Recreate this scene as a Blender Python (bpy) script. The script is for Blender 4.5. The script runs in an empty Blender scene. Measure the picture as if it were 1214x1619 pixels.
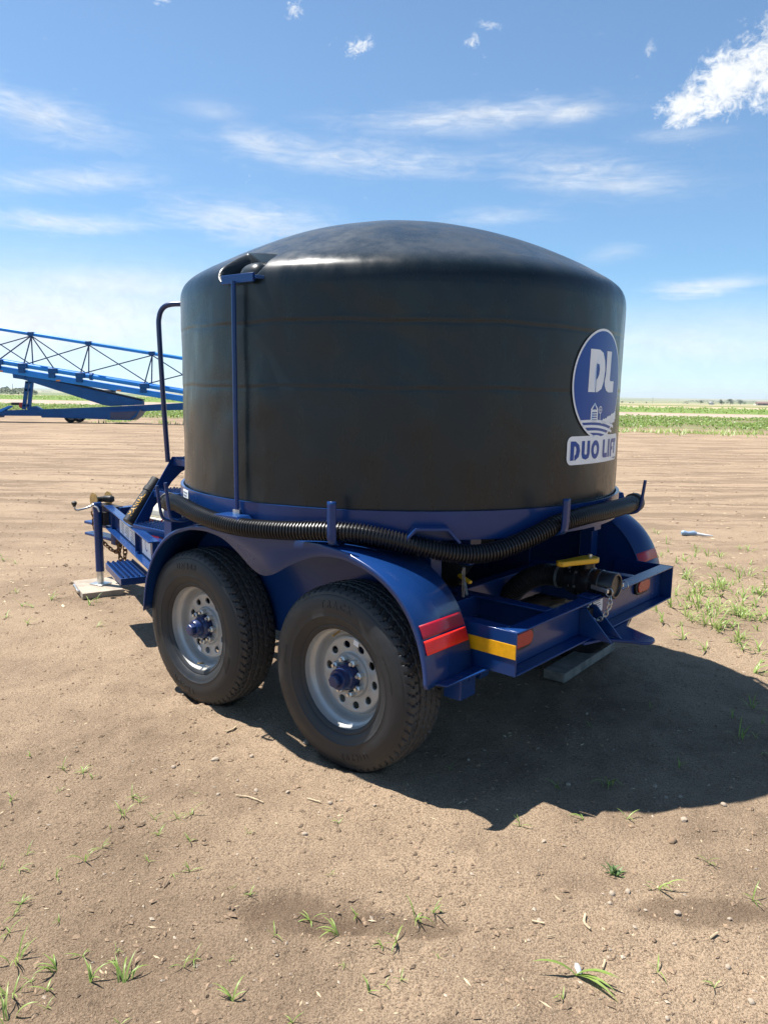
import bpy, bmesh, math, random
import numpy as np
from mathutils import Vector, Matrix
R_ = math.radians
sc = bpy.context.scene
col = sc.collection
random.seed(11)
rng = np.random.default_rng(5)

# ------------------------------------------------------------------ camera
CAM_H, PITCH, ROLL, FPX, W, H = 1.513, 0.153, 0.0148, 1200.4, 1214.0, 1619.0
cam_d = bpy.data.cameras.new('camera')
cam = bpy.data.objects.new('camera', cam_d); col.objects.link(cam)
cam_d.sensor_fit = 'VERTICAL'; cam_d.sensor_height = 24.0
cam_d.lens = FPX / H * 24.0
cam_d.clip_start = 0.05; cam_d.clip_end = 60000
cam.matrix_world = (Matrix.Translation((0, 0, CAM_H)) @ Matrix.Rotation(R_(90) - PITCH, 4, 'X') @ Matrix.Rotation(ROLL, 4, 'Z'))
sc.camera = cam
sc.view_settings.view_transform = 'Standard'
sc.view_settings.look = 'None'
sc.view_settings.exposure = 1.12
sc.view_settings.gamma = 1.0

# ------------------------------------------------------------------ sun and sky
SUN_EL = R_(64.5)
SUN_TRAVEL = Vector((0.861, -0.333, 0)).normalized()      # light travels this way over the ground
to_sun = (-SUN_TRAVEL * math.cos(SUN_EL) + Vector((0, 0, math.sin(SUN_EL))))
sun_d = bpy.data.lights.new('sun', 'SUN'); sun_d.energy = 5.0; sun_d.angle = R_(0.53); sun_d.color = (1.0, 0.955, 0.89)
sun = bpy.data.objects.new('sun', sun_d); col.objects.link(sun)
sun.location = (-20, 10, 40)
sun.rotation_euler = to_sun.to_track_quat('Z', 'Y').to_euler()

world = bpy.data.worlds.new('World'); sc.world = world; world.use_nodes = True
wn, wl = world.node_tree.nodes, world.node_tree.links
wn.clear()


class NG:
    """small helper for building node chains"""
    def __init__(s, tree): s.t = tree; s.n = tree.nodes; s.l = tree.links
    def new(s, typ, **kw):
        nd = s.n.new(typ)
        for k, v in kw.items(): setattr(nd, k, v)
        return nd
    def put(s, sock, v):
        if isinstance(v, bpy.types.NodeSocket): s.l.new(v, sock)
        else: sock.default_value = v
    def m(s, op, a, b=None, c=None, clamp=False):
        nd = s.new('ShaderNodeMath', operation=op, use_clamp=clamp)
        s.put(nd.inputs[0], a)
        if b is not None: s.put(nd.inputs[1], b)
        if c is not None: s.put(nd.inputs[2], c)
        return nd.outputs[0]
    def comb(s, x, y, z=0.0):
        nd = s.new('ShaderNodeCombineXYZ')
        s.put(nd.inputs[0], x); s.put(nd.inputs[1], y); s.put(nd.inputs[2], z)
        return nd.outputs[0]
    def noise(s, vec, scale, detail=3.0, rough=0.5, dist=0.0, out='Fac'):
        nd = s.new('ShaderNodeTexNoise')
        if vec is not None: s.l.new(vec, nd.inputs['Vector'])
        nd.inputs['Scale'].default_value = scale; nd.inputs['Detail'].default_value = detail
        nd.inputs['Roughness'].default_value = rough; nd.inputs['Distortion'].default_value = dist
        return nd.outputs[out]
    def ramp(s, v, lo, hi, a=0.0, b=1.0, smooth=True):
        nd = s.new('ShaderNodeMapRange'); nd.interpolation_type = 'SMOOTHSTEP' if smooth else 'LINEAR'
        s.put(nd.inputs[0], v); s.put(nd.inputs[1], lo); s.put(nd.inputs[2], hi); s.put(nd.inputs[3], a); s.put(nd.inputs[4], b)
        return nd.outputs[0]
    def mix(s, f, a, b, blend='MIX'):
        nd = s.new('ShaderNodeMix', data_type='RGBA', blend_type=blend)
        s.put(nd.inputs[0], f)
        for sock, v in ((nd.inputs[6], a), (nd.inputs[7], b)):
            s.put(sock, v if isinstance(v, bpy.types.NodeSocket) else (*v, 1.0) if len(v) == 3 else v)
        return nd.outputs[2]


def pix_dir(u, v):
    x, y = u - W / 2, v - H / 2
    cr, sr = math.cos(ROLL), math.sin(ROLL)
    x, y = cr * x + sr * y, -sr * x + cr * y
    cp, sp = math.cos(PITCH), math.sin(PITCH)
    return Vector((x, cp * FPX - sp * y, -sp * FPX - cp * y)).normalized()


def build_sky():
    g = NG(world.node_tree)
    sky = g.new('ShaderNodeTexSky', sky_type='NISHITA'); sky.sun_disc = False
    sky.sun_elevation = SUN_EL
    sky.sun_rotation = math.atan2(to_sun.x, to_sun.y)
    sky.altitude = 400; sky.air_density = 0.78; sky.dust_density = 0.15; sky.ozone_density = 1.7
    tc = g.new('ShaderNodeTexCoord')
    sep = g.new('ShaderNodeSeparateXYZ'); g.l.new(tc.outputs['Generated'], sep.inputs[0])
    az = g.m('ARCTAN2', sep.outputs[0], sep.outputs[1])
    el = g.m('ARCSINE', sep.outputs[2])
    streak = g.noise(g.comb(g.m('MULTIPLY', az, 3.2), g.m('MULTIPLY', g.m('ADD', el, g.m('MULTIPLY', az, 0.06)), 21.0), 3.3), 1.6, 7.0, 0.62, 0.9)
    fine = g.noise(g.comb(g.m('MULTIPLY', az, 9.0), g.m('MULTIPLY', el, 34.0), 8.1), 2.2, 5.0, 0.6, 1.4)
    puff = g.noise(g.comb(g.m('MULTIPLY', az, 17.0), g.m('MULTIPLY', el, 21.0), 1.7), 1.9, 9.0, 0.66, 0.7)
    puff2 = g.noise(g.comb(g.m('MULTIPLY', az, 60.0), g.m('MULTIPLY', el, 75.0), 4.4), 1.7, 8.0, 0.66, 0.9)
    broad = g.noise(g.comb(g.m('MULTIPLY', az, 1.6), g.m('MULTIPLY', el, 6.0), 5.2), 1.7, 5.0, 0.55, 0.3)
    wisp = g.m('ADD', g.m('MULTIPLY', streak, 0.62), g.m('MULTIPLY', fine, 0.38))
    total = None

    def blob(u, v, su, sv, tilt, strength, kind):
        nonlocal total
        d = pix_dir(u, v)
        a0, e0 = math.atan2(d.x, d.y), math.asin(d.z)
        da, de = g.m('SUBTRACT', az, a0), g.m('SUBTRACT', el, e0)
        ct, st = math.cos(tilt), math.sin(tilt)
        p = g.m('DIVIDE', g.m('ADD', g.m('MULTIPLY', da, ct), g.m('MULTIPLY', de, st)), su / 1200.0)
        q = g.m('DIVIDE', g.m('SUBTRACT', g.m('MULTIPLY', de, ct), g.m('MULTIPLY', da, st)), sv / 1200.0)
        r2 = g.m('ADD', g.m('MULTIPLY', p, p), g.m('MULTIPLY', q, q))
        fall = g.m('EXPONENT', g.m('MULTIPLY', r2, -1.0))
        if kind == 'wisp':
            val = g.m('MULTIPLY', g.ramp(g.m('ADD', wisp, g.m('MULTIPLY', fall, 0.30)), 0.52, 1.08), g.m('MULTIPLY', fall, strength))
        elif kind == 'tiny':
            val = g.m('MULTIPLY', g.ramp(g.m('ADD', g.m('MULTIPLY', g.m('SUBTRACT', puff2, 0.5), 2.4), fall), 0.45, 1.25), strength)
        elif kind == 'puff':
            val = g.m('MULTIPLY', g.ramp(g.m('ADD', g.m('ADD', g.m('MULTIPLY', g.m('SUBTRACT', puff, 0.5), 1.7), g.m('MULTIPLY', g.m('SUBTRACT', puff2, 0.5), 1.2)), fall), 0.30, 1.0), strength)
        else:
            val = g.m('MULTIPLY', g.m('MULTIPLY', fall, strength), g.ramp(wisp, 0.25, 0.62, 0.72, 1.0))
        total = val if total is None else g.m('MAXIMUM', total, val)

    # long high wisps
    blob(745, 185, 215, 26, 0.05, 1.0, 'wisp'); blob(900, 178, 60, 20, 0.1, 0.9, 'wisp')
    blob(560, 248, 250, 30, -0.06, 0.95, 'wisp'); blob(420, 232, 90, 26, -0.2, 0.8, 'wisp')
    blob(930, 275, 170, 32, -0.12, 0.95, 'wisp'); blob(985, 296, 90, 16, -0.1, 0.8, 'wisp')
    blob(60, 180, 140, 34, -0.18, 1.0, 'wisp'); blob(120, 285, 150, 24, 0.14, 0.75, 'wisp')
    blob(90, 354, 170, 20, 0.04, 1.0, 'wisp'); blob(390, 350, 190, 36, -0.05, 0.95, 'wisp')
    blob(780, 342, 110, 18, 0.05, 0.6, 'wisp'); blob(1110, 458, 110, 17, 0.05, 0.95, 'wisp')
    blob(330, 175, 60, 20, 0.0, 0.35, 'wisp'); blob(970, 400, 70, 18, 0.2, 0.35, 'wisp')
    blob(1080, 212, 90, 12, 0.0, 0.5, 'wisp')
    # bank of low white cloud
    blob(40, 505, 340, 72, 0.02, 0.95, 'bank'); blob(170, 452, 190, 30, 0.0, 0.75, 'bank')
    blob(1120, 545, 330, 48, 0.0, 0.62, 'bank'); blob(620, 600, 1500, 62, 0.0, 0.42, 'bank')
    # cumulus scraps
    blob(1160, 125, 84, 40, 0.50, 1.0, 'puff'); blob(1084, 165, 36, 26, 0.9, 1.0, 'puff'); blob(1225, 95, 70, 52, 0.3, 1.0, 'puff')
    blob(566, 74, 27, 13, 0.4, 0.9, 'tiny'); blob(465, 14, 14, 15, 0.4, 0.75, 'tiny')
    blob(748, 65, 15, 10, 0.2, 0.75, 'tiny'); blob(775, 40, 22, 7, -0.1, 0.45, 'tiny')
    blob(1028, 76, 8, 11, 0.2, 0.6, 'tiny'); blob(255, -2, 16, 8, 0.1, 0.8, 'tiny'); blob(918, 178, 15, 10, 0.0, 0.6, 'tiny')
    total = g.m('MINIMUM', total, 1.0)
    hsv = g.new('ShaderNodeHueSaturation'); g.l.new(sky.outputs[0], hsv.inputs['Color'])
    hsv.inputs['Saturation'].default_value = 1.0; hsv.inputs['Value'].default_value = 1.0
    bright = g.m('ADD', 3.9, g.m('MULTIPLY', puff, 3.0))
    cl = g.new('ShaderNodeCombineColor')
    g.l.new(g.m('MULTIPLY', bright, 0.97), cl.inputs[0]); g.l.new(g.m('MULTIPLY', bright, 1.0), cl.inputs[1]); g.l.new(g.m('MULTIPLY', bright, 1.03), cl.inputs[2])
    tint = g.mix(1.0, hsv.outputs[0], (0.90, 1.03, 1.02), 'MULTIPLY')
    low = g.mix(g.ramp(el, 0.0, 0.42), (0.66, 0.76, 0.82), (1.0, 1.0, 1.0))
    tint = g.mix(1.0, tint, low, 'MULTIPLY')
    out = g.mix(total, tint, cl.outputs[0])
    bg = g.new('ShaderNodeBackground'); g.l.new(out, bg.inputs[0]); bg.inputs[1].default_value = 0.086
    wo = g.new('ShaderNodeOutputWorld'); g.l.new(bg.outputs[0], wo.inputs[0])


build_sky()

# ------------------------------------------------------------------ materials
def mat(name, base, rough=0.5, metal=0.0, var=0.0, vscale=8.0, bump=0.0, bscale=60.0, coat=0.0, dirt=0.0, dirt_col=(0.25, 0.19, 0.14), spec=0.5, rvar=0.0):
    m = bpy.data.materials.new(name); m.use_nodes = True
    g = NG(m.node_tree); b = g.n['Principled BSDF']
    b.inputs['Base Color'].default_value = (*base, 1); b.inputs['Roughness'].default_value = rough
    b.inputs['Metallic'].default_value = metal; b.inputs['Coat Weight'].default_value = coat; b.inputs['Coat Roughness'].default_value = 0.06
    b.inputs['Specular IOR Level'].default_value = spec
    tc = g.new('ShaderNodeTexCoord').outputs['Object']
    c = None
    if var:
        f = g.noise(tc, vscale, 5.0, 0.6)
        c = g.mix(g.ramp(f, 0.3, 0.7), [x * (1 - var) for x in base], [min(1, x * (1 + var)) for x in base])
    if dirt:
        f = g.noise(tc, 5.0, 8.0, 0.68, 0.4); f2 = g.noise(tc, 130.0, 3.0, 0.6)
        k = g.m('MULTIPLY', g.ramp(g.m('ADD', f, g.m('MULTIPLY', f2, 0.25)), 0.55, 0.85), dirt)
        c = g.mix(k, c if c is not None else base, dirt_col)
        g.l.new(g.m('ADD', rough, g.m('MULTIPLY', k, 0.5), clamp=True), b.inputs['Roughness'])
    elif rvar:
        g.l.new(g.ramp(g.noise(tc, 6.0, 6.0, 0.65), 0.3, 0.7, rough - rvar, rough + rvar), b.inputs['Roughness'])
    if c is not None: g.l.new(c, b.inputs['Base Color'])
    if bump:
        bn = g.new('ShaderNodeBump'); bn.inputs['Strength'].default_value = bump; bn.inputs['Distance'].default_value = 0.01
        g.l.new(g.noise(tc, bscale, 4.0, 0.6), bn.inputs['Height']); g.l.new(bn.outputs[0], b.inputs['Normal'])
    return m


M = {}
M['blue'] = mat('navy_blue_paint', (0.0062, 0.034, 0.138), 0.27, var=0.08, vscale=3.0, coat=0.16, bump=0.012, bscale=35, spec=0.28)
M['blue_dk'] = mat('navy_blue_paint_hub_backlit', (0.006, 0.022, 0.095), 0.32, coat=0.25)
M['conv'] = mat('bright_blue_paint', (0.006, 0.22, 0.70), 0.36, var=0.12, vscale=1.5, spec=0.35)
M['conv_dk'] = mat('deep_blue_paint', (0.003, 0.075, 0.25), 0.42, var=0.12, vscale=1.5, spec=0.22)
M['conv_brace'] = mat('blue_steel_rod', (0.02, 0.05, 0.15), 0.4)
M['black'] = mat('black_rubber', (0.012, 0.012, 0.013), 0.5, var=0.2, dirt=0.12)
M['blackgloss'] = mat('black_plastic', (0.010, 0.010, 0.012), 0.33, bump=0.02, rvar=0.08)
M['dark'] = mat('dark_steel', (0.02, 0.02, 0.022), 0.5, dirt=0.2)
M['zinc'] = mat('zinc_plated_steel', (0.62, 0.62, 0.60), 0.32, 0.9, var=0.15, vscale=30)
M['rim'] = mat('silver_rim_paint', (0.40, 0.405, 0.395), 0.34, 0.3, var=0.05, dirt=0.22, coat=0.15)
M['rust'] = mat('rusty_steel', (0.17, 0.085, 0.035), 0.72, 0.3, var=0.5, vscale=40)
M['brass'] = mat('yellow_zinc_plate', (0.42, 0.30, 0.13), 0.4, 0.8, var=0.25, vscale=30)
M['yellow'] = mat('yellow_plastic', (0.78, 0.40, 0.012), 0.42, var=0.08, dirt=0.1)
M['yel_tape'] = mat('yellow_reflective_tape', (0.75, 0.36, 0.006), 0.36, var=0.08, vscale=60)
M['red_tape'] = mat('red_reflective_tape', (0.95, 0.022, 0.010), 0.34, var=0.06, vscale=60)
M['dkred_tape'] = mat('dark_red_reflective_tape', (0.38, 0.006, 0.022), 0.36, var=0.08, vscale=60)
M['lens'] = mat('red_lamp_lens', (0.38, 0.004, 0.006), 0.25, bump=0.2, bscale=220, coat=0.2)
M['white'] = mat('white_vinyl', (0.80, 0.82, 0.84), 0.42, var=0.04)
M['ivory'] = mat('ivory_paint', (0.74, 0.70, 0.58), 0.35, dirt=0.15)
M['engine_red'] = mat('red_engine_paint', (0.40, 0.012, 0.02), 0.4)
M['orange'] = mat('orange_print', (0.72, 0.25, 0.02), 0.5)
M['decal_blue'] = mat('blue_vinyl', (0.006, 0.058, 0.30), 0.32, var=0.05, vscale=4, spec=0.25)
M['grey_print'] = mat('grey_print', (0.20, 0.22, 0.25), 0.6)
M['timber'] = mat('fresh_timber', (0.30, 0.25, 0.195), 0.75, var=0.25, vscale=9, bump=0.2, bscale=50)
M['old_timber'] = mat('weathered_timber', (0.20, 0.185, 0.165), 0.85, var=0.35, vscale=12, bump=0.4, bscale=70)
M['gravelm'] = mat('pale_stone', (0.33, 0.265, 0.20), 0.85, var=0.35, vscale=25, bump=0.3, bscale=90)
M['clod'] = mat('soil_clod', (0.235, 0.163, 0.105), 0.95, var=0.3, vscale=30, bump=0.5, bscale=120)
M['straw'] = mat('dry_straw', (0.46, 0.36, 0.23), 0.8, var=0.3, vscale=20)
M['paper'] = mat('white_scrap', (0.50, 0.51, 0.52), 0.6, var=0.1)
M['scrapblue'] = mat('light_blue_plastic', (0.22, 0.32, 0.44), 0.5)
M['bark'] = mat('bark', (0.10, 0.075, 0.055), 0.9, var=0.3)
M['roofm'] = mat('grey_shingle_roof', (0.30, 0.30, 0.31), 0.85)
M['barn'] = mat('faded_red_boards', (0.20, 0.12, 0.10), 0.85, var=0.2, vscale=1)
M['housewall'] = mat('white_siding', (0.62, 0.63, 0.64), 0.7)
M['glass'] = mat('dark_window_glass', (0.03, 0.04, 0.05), 0.1)


def leaf_mat(name, a, b, rough=0.5, trans=0.35, scale=3.0):
    m = bpy.data.materials.new(name); m.use_nodes = True
    g = NG(m.node_tree); p = g.n['Principled BSDF']
    tc = g.new('ShaderNodeTexCoord').outputs['Object']
    oi = g.new('ShaderNodeObjectInfo').outputs['Random']
    f = g.m('ADD', g.m('MULTIPLY', g.noise(tc, scale, 3.0, 0.6), 0.75), g.m('MULTIPLY', oi, 0.25))
    c = g.mix(g.ramp(f, 0.3, 0.75), a, b)
    g.l.new(c, p.inputs['Base Color']); p.inputs['Roughness'].default_value = rough
    t = g.new('ShaderNodeBsdfTranslucent'); g.l.new(c, t.inputs[0])
    mx = g.new('ShaderNodeMixShader'); mx.inputs[0].default_value = trans
    g.l.new(p.outputs[0], mx.inputs[1]); g.l.new(t.outputs[0], mx.inputs[2])
    g.l.new(mx.outputs[0], g.n['Material Output'].inputs[0])
    return m


M['weed'] = leaf_mat('weed_leaf', (0.20, 0.30, 0.06), (0.36, 0.46, 0.14), 0.42, 0.4, 14.0)
M['weed_dark'] = leaf_mat('dark_weed_leaf', (0.07, 0.13, 0.04), (0.12, 0.20, 0.06), 0.5, 0.3, 14.0)
M['crop'] = leaf_mat('crop_leaf', (0.21, 0.31, 0.075), (0.36, 0.46, 0.14), 0.45, 0.4, 0.6)
M['treeleaf'] = leaf_mat('tree_leaf', (0.045, 0.075, 0.03), (0.075, 0.115, 0.045), 0.6, 0.3, 0.3)


def tank_material():
    m = bpy.data.materials.new('black_polyethylene'); m.use_nodes = True
    g = NG(m.node_tree); p = g.n['Principled BSDF']
    tc = g.new('ShaderNodeTexCoord').outputs['Object']
    sp = g.new('ShaderNodeSeparateXYZ'); g.l.new(tc, sp.inputs[0])
    big = g.noise(tc, 1.3, 4.0, 0.55); smear = g.noise(g.comb(g.m('MULTIPLY', sp.outputs[0], 6.0), g.m('MULTIPLY', sp.outputs[1], 6.0), g.m('MULTIPLY', sp.outputs[2], 1.1)), 1.5, 6.0, 0.65)
    dust = g.noise(tc, 22.0, 7.0, 0.7)
    c = g.mix(g.ramp(big, 0.35, 0.7), (0.0048, 0.0105, 0.0150), (0.0072, 0.0145, 0.0195))
    c = g.mix(g.m('MULTIPLY', g.ramp(g.m('ADD', smear, g.m('MULTIPLY', dust, 0.3)), 0.62, 0.85), 0.035), c, (0.10, 0.095, 0.088))
    roof_sheen = g.m('MULTIPLY', g.ramp(sp.outputs[2], 2.0, 2.09), g.ramp(g.m('ADD', g.m('MULTIPLY', smear, 0.5), g.m('MULTIPLY', g.noise(tc, 3.5, 6.0, 0.6, 0.8), 0.5)), 0.34, 0.66, 0.25, 1.0))
    c = g.mix(g.m('MULTIPLY', roof_sheen, 0.42), c, (0.105, 0.110, 0.115))     # pale sky sheen painted into the roof colour
    # scuffs: short pale scratches
    vo = g.new('ShaderNodeTexVoronoi'); vo.feature = 'DISTANCE_TO_EDGE'; vo.inputs['Scale'].default_value = 2.1
    g.l.new(g.noise(tc, 1.1, 2.0, 0.5, 0.0, 'Color'), vo.inputs['Vector'])
    scr = g.m('MULTIPLY', g.ramp(vo.outputs[0], 0.0, 0.0022, 1.0, 0.0), g.ramp(dust, 0.58, 0.7))
    c = g.mix(g.m('MULTIPLY', scr, 0.22), c, (0.22, 0.22, 0.22))
    g.l.new(c, p.inputs['Base Color'])
    g.l.new(g.ramp(g.m('ADD', g.m('MULTIPLY', smear, 0.85), g.m('MULTIPLY', dust, 0.15)), 0.3, 0.7, 0.22, 0.38), p.inputs['Roughness'])
    p.inputs['Specular IOR Level'].default_value = 0.36
    bn = g.new('ShaderNodeBump'); bn.inputs['Strength'].default_value = 0.35; bn.inputs['Distance'].default_value = 0.02
    h = g.m('ADD', g.m('MULTIPLY', g.noise(tc, 2.2, 3.0, 0.5), 1.5), g.m('MULTIPLY', g.noise(tc, 120.0, 2.0, 0.5), 0.004))
    g.l.new(h, bn.inputs['Height']); g.l.new(bn.outputs[0], p.inputs['Normal'])
    return m


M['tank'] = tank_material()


def tyre_material():
    m = bpy.data.materials.new('tyre_rubber'); m.use_nodes = True
    g = NG(m.node_tree); p = g.n['Principled BSDF']
    tc = g.new('ShaderNodeTexCoord').outputs['Object']
    sp = g.new('ShaderNodeSeparateXYZ'); g.l.new(tc, sp.inputs[0])
    r = g.m('SQRT', g.m('ADD', g.m('MULTIPLY', sp.outputs[0], sp.outputs[0]), g.m('MULTIPLY', sp.outputs[2], sp.outputs[2])))
    n = g.noise(tc, 14.0, 7.0, 0.7)
    wear = g.ramp(g.m('ADD', r, g.m('MULTIPLY', n, 0.02)), 0.375, 0.396)
    c = g.mix(g.ramp(n, 0.35, 0.7), (0.0105, 0.0120, 0.0145), (0.0175, 0.0190, 0.0215))
    c = g.mix(g.m('MULTIPLY', wear, 0.75), c, (0.055, 0.054, 0.053))
    g.l.new(c, p.inputs['Base Color'])
    g.l.new(g.ramp(n, 0.3, 0.7, 0.45, 0.62), p.inputs['Roughness'])
    return m


M['tyre'] = tyre_material()

# ------------------------------------------------------------------ mesh helpers
class MB:
    def __init__(s): s.v = []; s.f = []; s.mi = []; s.cur = 0
    def add(s, vs, fs):
        o = len(s.v); s.v += [tuple(v) for v in vs]
        s.f += [tuple(i + o for i in f) for f in fs]; s.mi += [s.cur] * len(fs)
        return s
    def box(s, c, d, rz=0.0, mtx=None):
        x, y, z = d[0] / 2, d[1] / 2, d[2] / 2
        vs = [Vector((a, b, e)) for a in (-x, x) for b in (-y, y) for e in (-z, z)]
        mm = mtx if mtx is not None else Matrix.Rotation(rz, 3, 'Z')
        vs = [mm @ v + Vector(c) for v in vs]
        return s.add(vs, [(0, 1, 3, 2), (4, 6, 7, 5), (0, 4, 5, 1), (2, 3, 7, 6), (0, 2, 6, 4), (1, 5, 7, 3)])
    def span(s, a, b):     # box between two corners
        return s.box([(p + q) / 2 for p, q in zip(a, b)], [abs(q - p) for p, q in zip(a, b)])
    def bar(s, p0, p1, w, h, up=(0, 0, 1)):   # rectangular bar from p0 to p1
        p0, p1 = Vector(p0), Vector(p1); d = p1 - p0; L = d.length; x = d.normalized()
        u = Vector(up); y = u.cross(x)
        if y.length < 1e-5: y = Vector((0, 1, 0)).cross(x)
        y.normalize(); z = x.cross(y)
        return s.box((p0 + p1) / 2, (L, w, h), mtx=Matrix((x, y, z)).transposed())
    def tube(s, pts, r, n=12, cap=True, closed=False):
        pts = [Vector(p) for p in pts]; k = len(pts)
        rr = r if hasattr(r, '__len__') else [r] * k
        nrm = None; vs = []; fs = []
        for i, p in enumerate(pts):
            a = pts[(i - 1) % k] if (closed or i > 0) else p
            b = pts[(i + 1) % k] if (closed or i < k - 1) else p
            t = (b - a).normalized()
            if nrm is None:
                nrm = t.orthogonal().normalized()
            else:
                nrm = (nrm - t * nrm.dot(t)).normalized()
            bn = t.cross(nrm)
            for j in range(n):
                q = 2 * math.pi * j / n
                vs.append(p + (nrm * math.cos(q) + bn * math.sin(q)) * rr[i])
        for i in range(k if closed else k - 1):
            for j in range(n):
                a, b = i * n + j, i * n + (j + 1) % n
                c, d = ((i + 1) % k) * n + (j + 1) % n, ((i + 1) % k) * n + j
                fs.append((a, b, c, d))
        if cap and not closed:
            fs.append(tuple(range(n))[::-1]); fs.append(tuple((k - 1) * n + j for j in range(n)))
        return s.add(vs, fs)
    def cyl(s, p0, p1, r, n=20, r1=None):
        return s.tube([p0, p1], [r, r if r1 is None else r1], n)
    def lathe(s, prof, c=(0, 0, 0), axis='Y', n=48, close=True, phase=0.0):
        """prof: (r, t) pairs turned about an axis through c"""
        vs = []; fs = []; k = len(prof)
        for i in range(n):
            q = 2 * math.pi * i / n + phase
            for r, t in prof:
                if axis == 'Y': v = (r * math.cos(q), t, r * math.sin(q))
                elif axis == 'Z': v = (r * math.cos(q), r * math.sin(q), t)
                else: v = (t, r * math.cos(q), r * math.sin(q))
                vs.append((v[0] + c[0], v[1] + c[1], v[2] + c[2]))
        for i in range(n):
            for j in range(k - 1 if not close else k):
                j2 = (j + 1) % k; i2 = (i + 1) % n
                fs.append((i * k + j, i2 * k + j, i2 * k + j2, i * k + j2))
        return s.add(vs, fs)
    def prism(s, poly, axis, a, b):
        """polygon in the two other axes, extruded along axis between a and b"""
        n = len(poly); vs = []
        for t in (a, b):
            for p, q in poly:
                vs.append({'X': (t, p, q), 'Y': (p, t, q), 'Z': (p, q, t)}[axis])
        fs = [tuple(range(n)), tuple(range(2 * n - 1, n - 1, -1))]
        fs += [(i, i + n, (i + 1) % n + n, (i + 1) % n) for i in range(n)]
        return s.add(vs, fs)
    def grid(s, P):        # rows of points
        k = len(P[0]); vs = [p for row in P for p in row]
        fs = [(i * k + j, i * k + j + 1, (i + 1) * k + j + 1, (i + 1) * k + j) for i in range(len(P) - 1) for j in range(k - 1)]
        return s.add(vs, fs)
    def mesh(s, name, mats, smooth=40.0, normals=True):
        me = bpy.data.meshes.new(name); me.from_pydata(s.v, [], s.f)
        for m in (mats if isinstance(mats, (list, tuple)) else [mats]): me.materials.append(m)
        if any(s.mi): me.polygons.foreach_set('material_index', s.mi)
        if normals:
            bm = bmesh.new(); bm.from_mesh(me); bmesh.ops.recalc_face_normals(bm, faces=bm.faces); bm.to_mesh(me); bm.free()
        if smooth:
            me.shade_smooth(); me.set_sharp_from_angle(angle=R_(smooth))
        me.update()
        return me
    def build(s, name, mats, parent=None, smooth=40.0, bevel=0.0, seg=2, normals=True):
        o = bpy.data.objects.new(name, s.mesh(name, mats, smooth, normals)); col.objects.link(o)
        if parent is not None: o.parent = parent
        if bevel:
            b = o.modifiers.new('bevel', 'BEVEL'); b.width = bevel; b.segments = seg; b.limit_method = 'ANGLE'; b.angle_limit = R_(38); b.harden_normals = False
        return o


def tag(o, label=None, cat=None, group=None, kind=None):
    if label: o['label'] = label
    if cat: o['category'] = cat
    if group: o['group'] = group
    if kind: o['kind'] = kind
    return o


def empty(name, loc=(0, 0, 0), rz=0.0, parent=None):
    o = bpy.data.objects.new(name, None); col.objects.link(o); o.location = loc; o.rotation_euler = (0, 0, rz)
    o.empty_display_size = 0.2
    if parent is not None: o.parent = parent
    return o


def copy_tree(o, parent=None):
    c = o.copy(); col.objects.link(c)
    if parent is not None: c.parent = parent
    for ch in list(o.children): copy_tree(ch, c)
    return c


def smooth_path(pts, step=0.02, rounds=3):
    P = np.array(pts, float)
    # Catmull-Rom
    Q = np.vstack([2 * P[0] - P[1], P, 2 * P[-1] - P[-2]]); out = []
    for i in range(1, len(Q) - 2):
        p0, p1, p2, p3 = Q[i - 1:i + 3]
        k = max(2, int(np.linalg.norm(p2 - p1) / step))
        for t in np.linspace(0, 1, k, endpoint=False):
            out.append(0.5 * ((2 * p1) + (-p0 + p2) * t + (2 * p0 - 5 * p1 + 4 * p2 - p3) * t * t + (-p0 + 3 * p1 - 3 * p2 + p3) * t ** 3))
    out.append(P[-1])
    out = np.array(out)
    L = np.concatenate([[0], np.cumsum(np.linalg.norm(np.diff(out, axis=0), axis=1))])
    s = np.arange(0, L[-1], step)
    return np.stack([np.interp(s, L, out[:, k]) for k in range(3)], 1)


def text_polys(txt, size, bold=0.0):
    cu = bpy.data.curves.new('t', 'FONT'); cu.body = txt; cu.size = size; cu.align_x = 'CENTER'; cu.align_y = 'CENTER'; cu.fill_mode = 'BOTH'; cu.offset = bold; cu.resolution_u = 3
    o = bpy.data.objects.new('t', cu); col.objects.link(o)
    dg = bpy.context.evaluated_depsgraph_get(); dg.update()
    me = bpy.data.meshes.new_from_object(o.evaluated_get(dg))
    bpy.data.objects.remove(o); bpy.data.curves.remove(cu)
    return me


def flat_shape(loops):
    """filled flat mesh from outline loops (holes by even-odd)"""
    cu = bpy.data.curves.new('s', 'CURVE'); cu.dimensions = '2D'; cu.fill_mode = 'BOTH'
    for L in loops:
        sp = cu.splines.new('POLY'); sp.points.add(len(L) - 1); sp.use_cyclic_u = True
        for p, (x, y) in zip(sp.points, L): p.co = (x, y, 0, 1)
    o = bpy.data.objects.new('s', cu); col.objects.link(o)
    dg = bpy.context.evaluated_depsgraph_get(); dg.update()
    me = bpy.data.meshes.new_from_object(o.evaluated_get(dg))
    bpy.data.objects.remove(o); bpy.data.curves.remove(cu)
    return me


def arc(cx, cy, r, a0, a1, n=16, ry=None):
    return [(cx + r * math.cos(R_(a)), cy + (ry or r) * math.sin(R_(a))) for a in np.linspace(a0, a1, n)]


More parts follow.
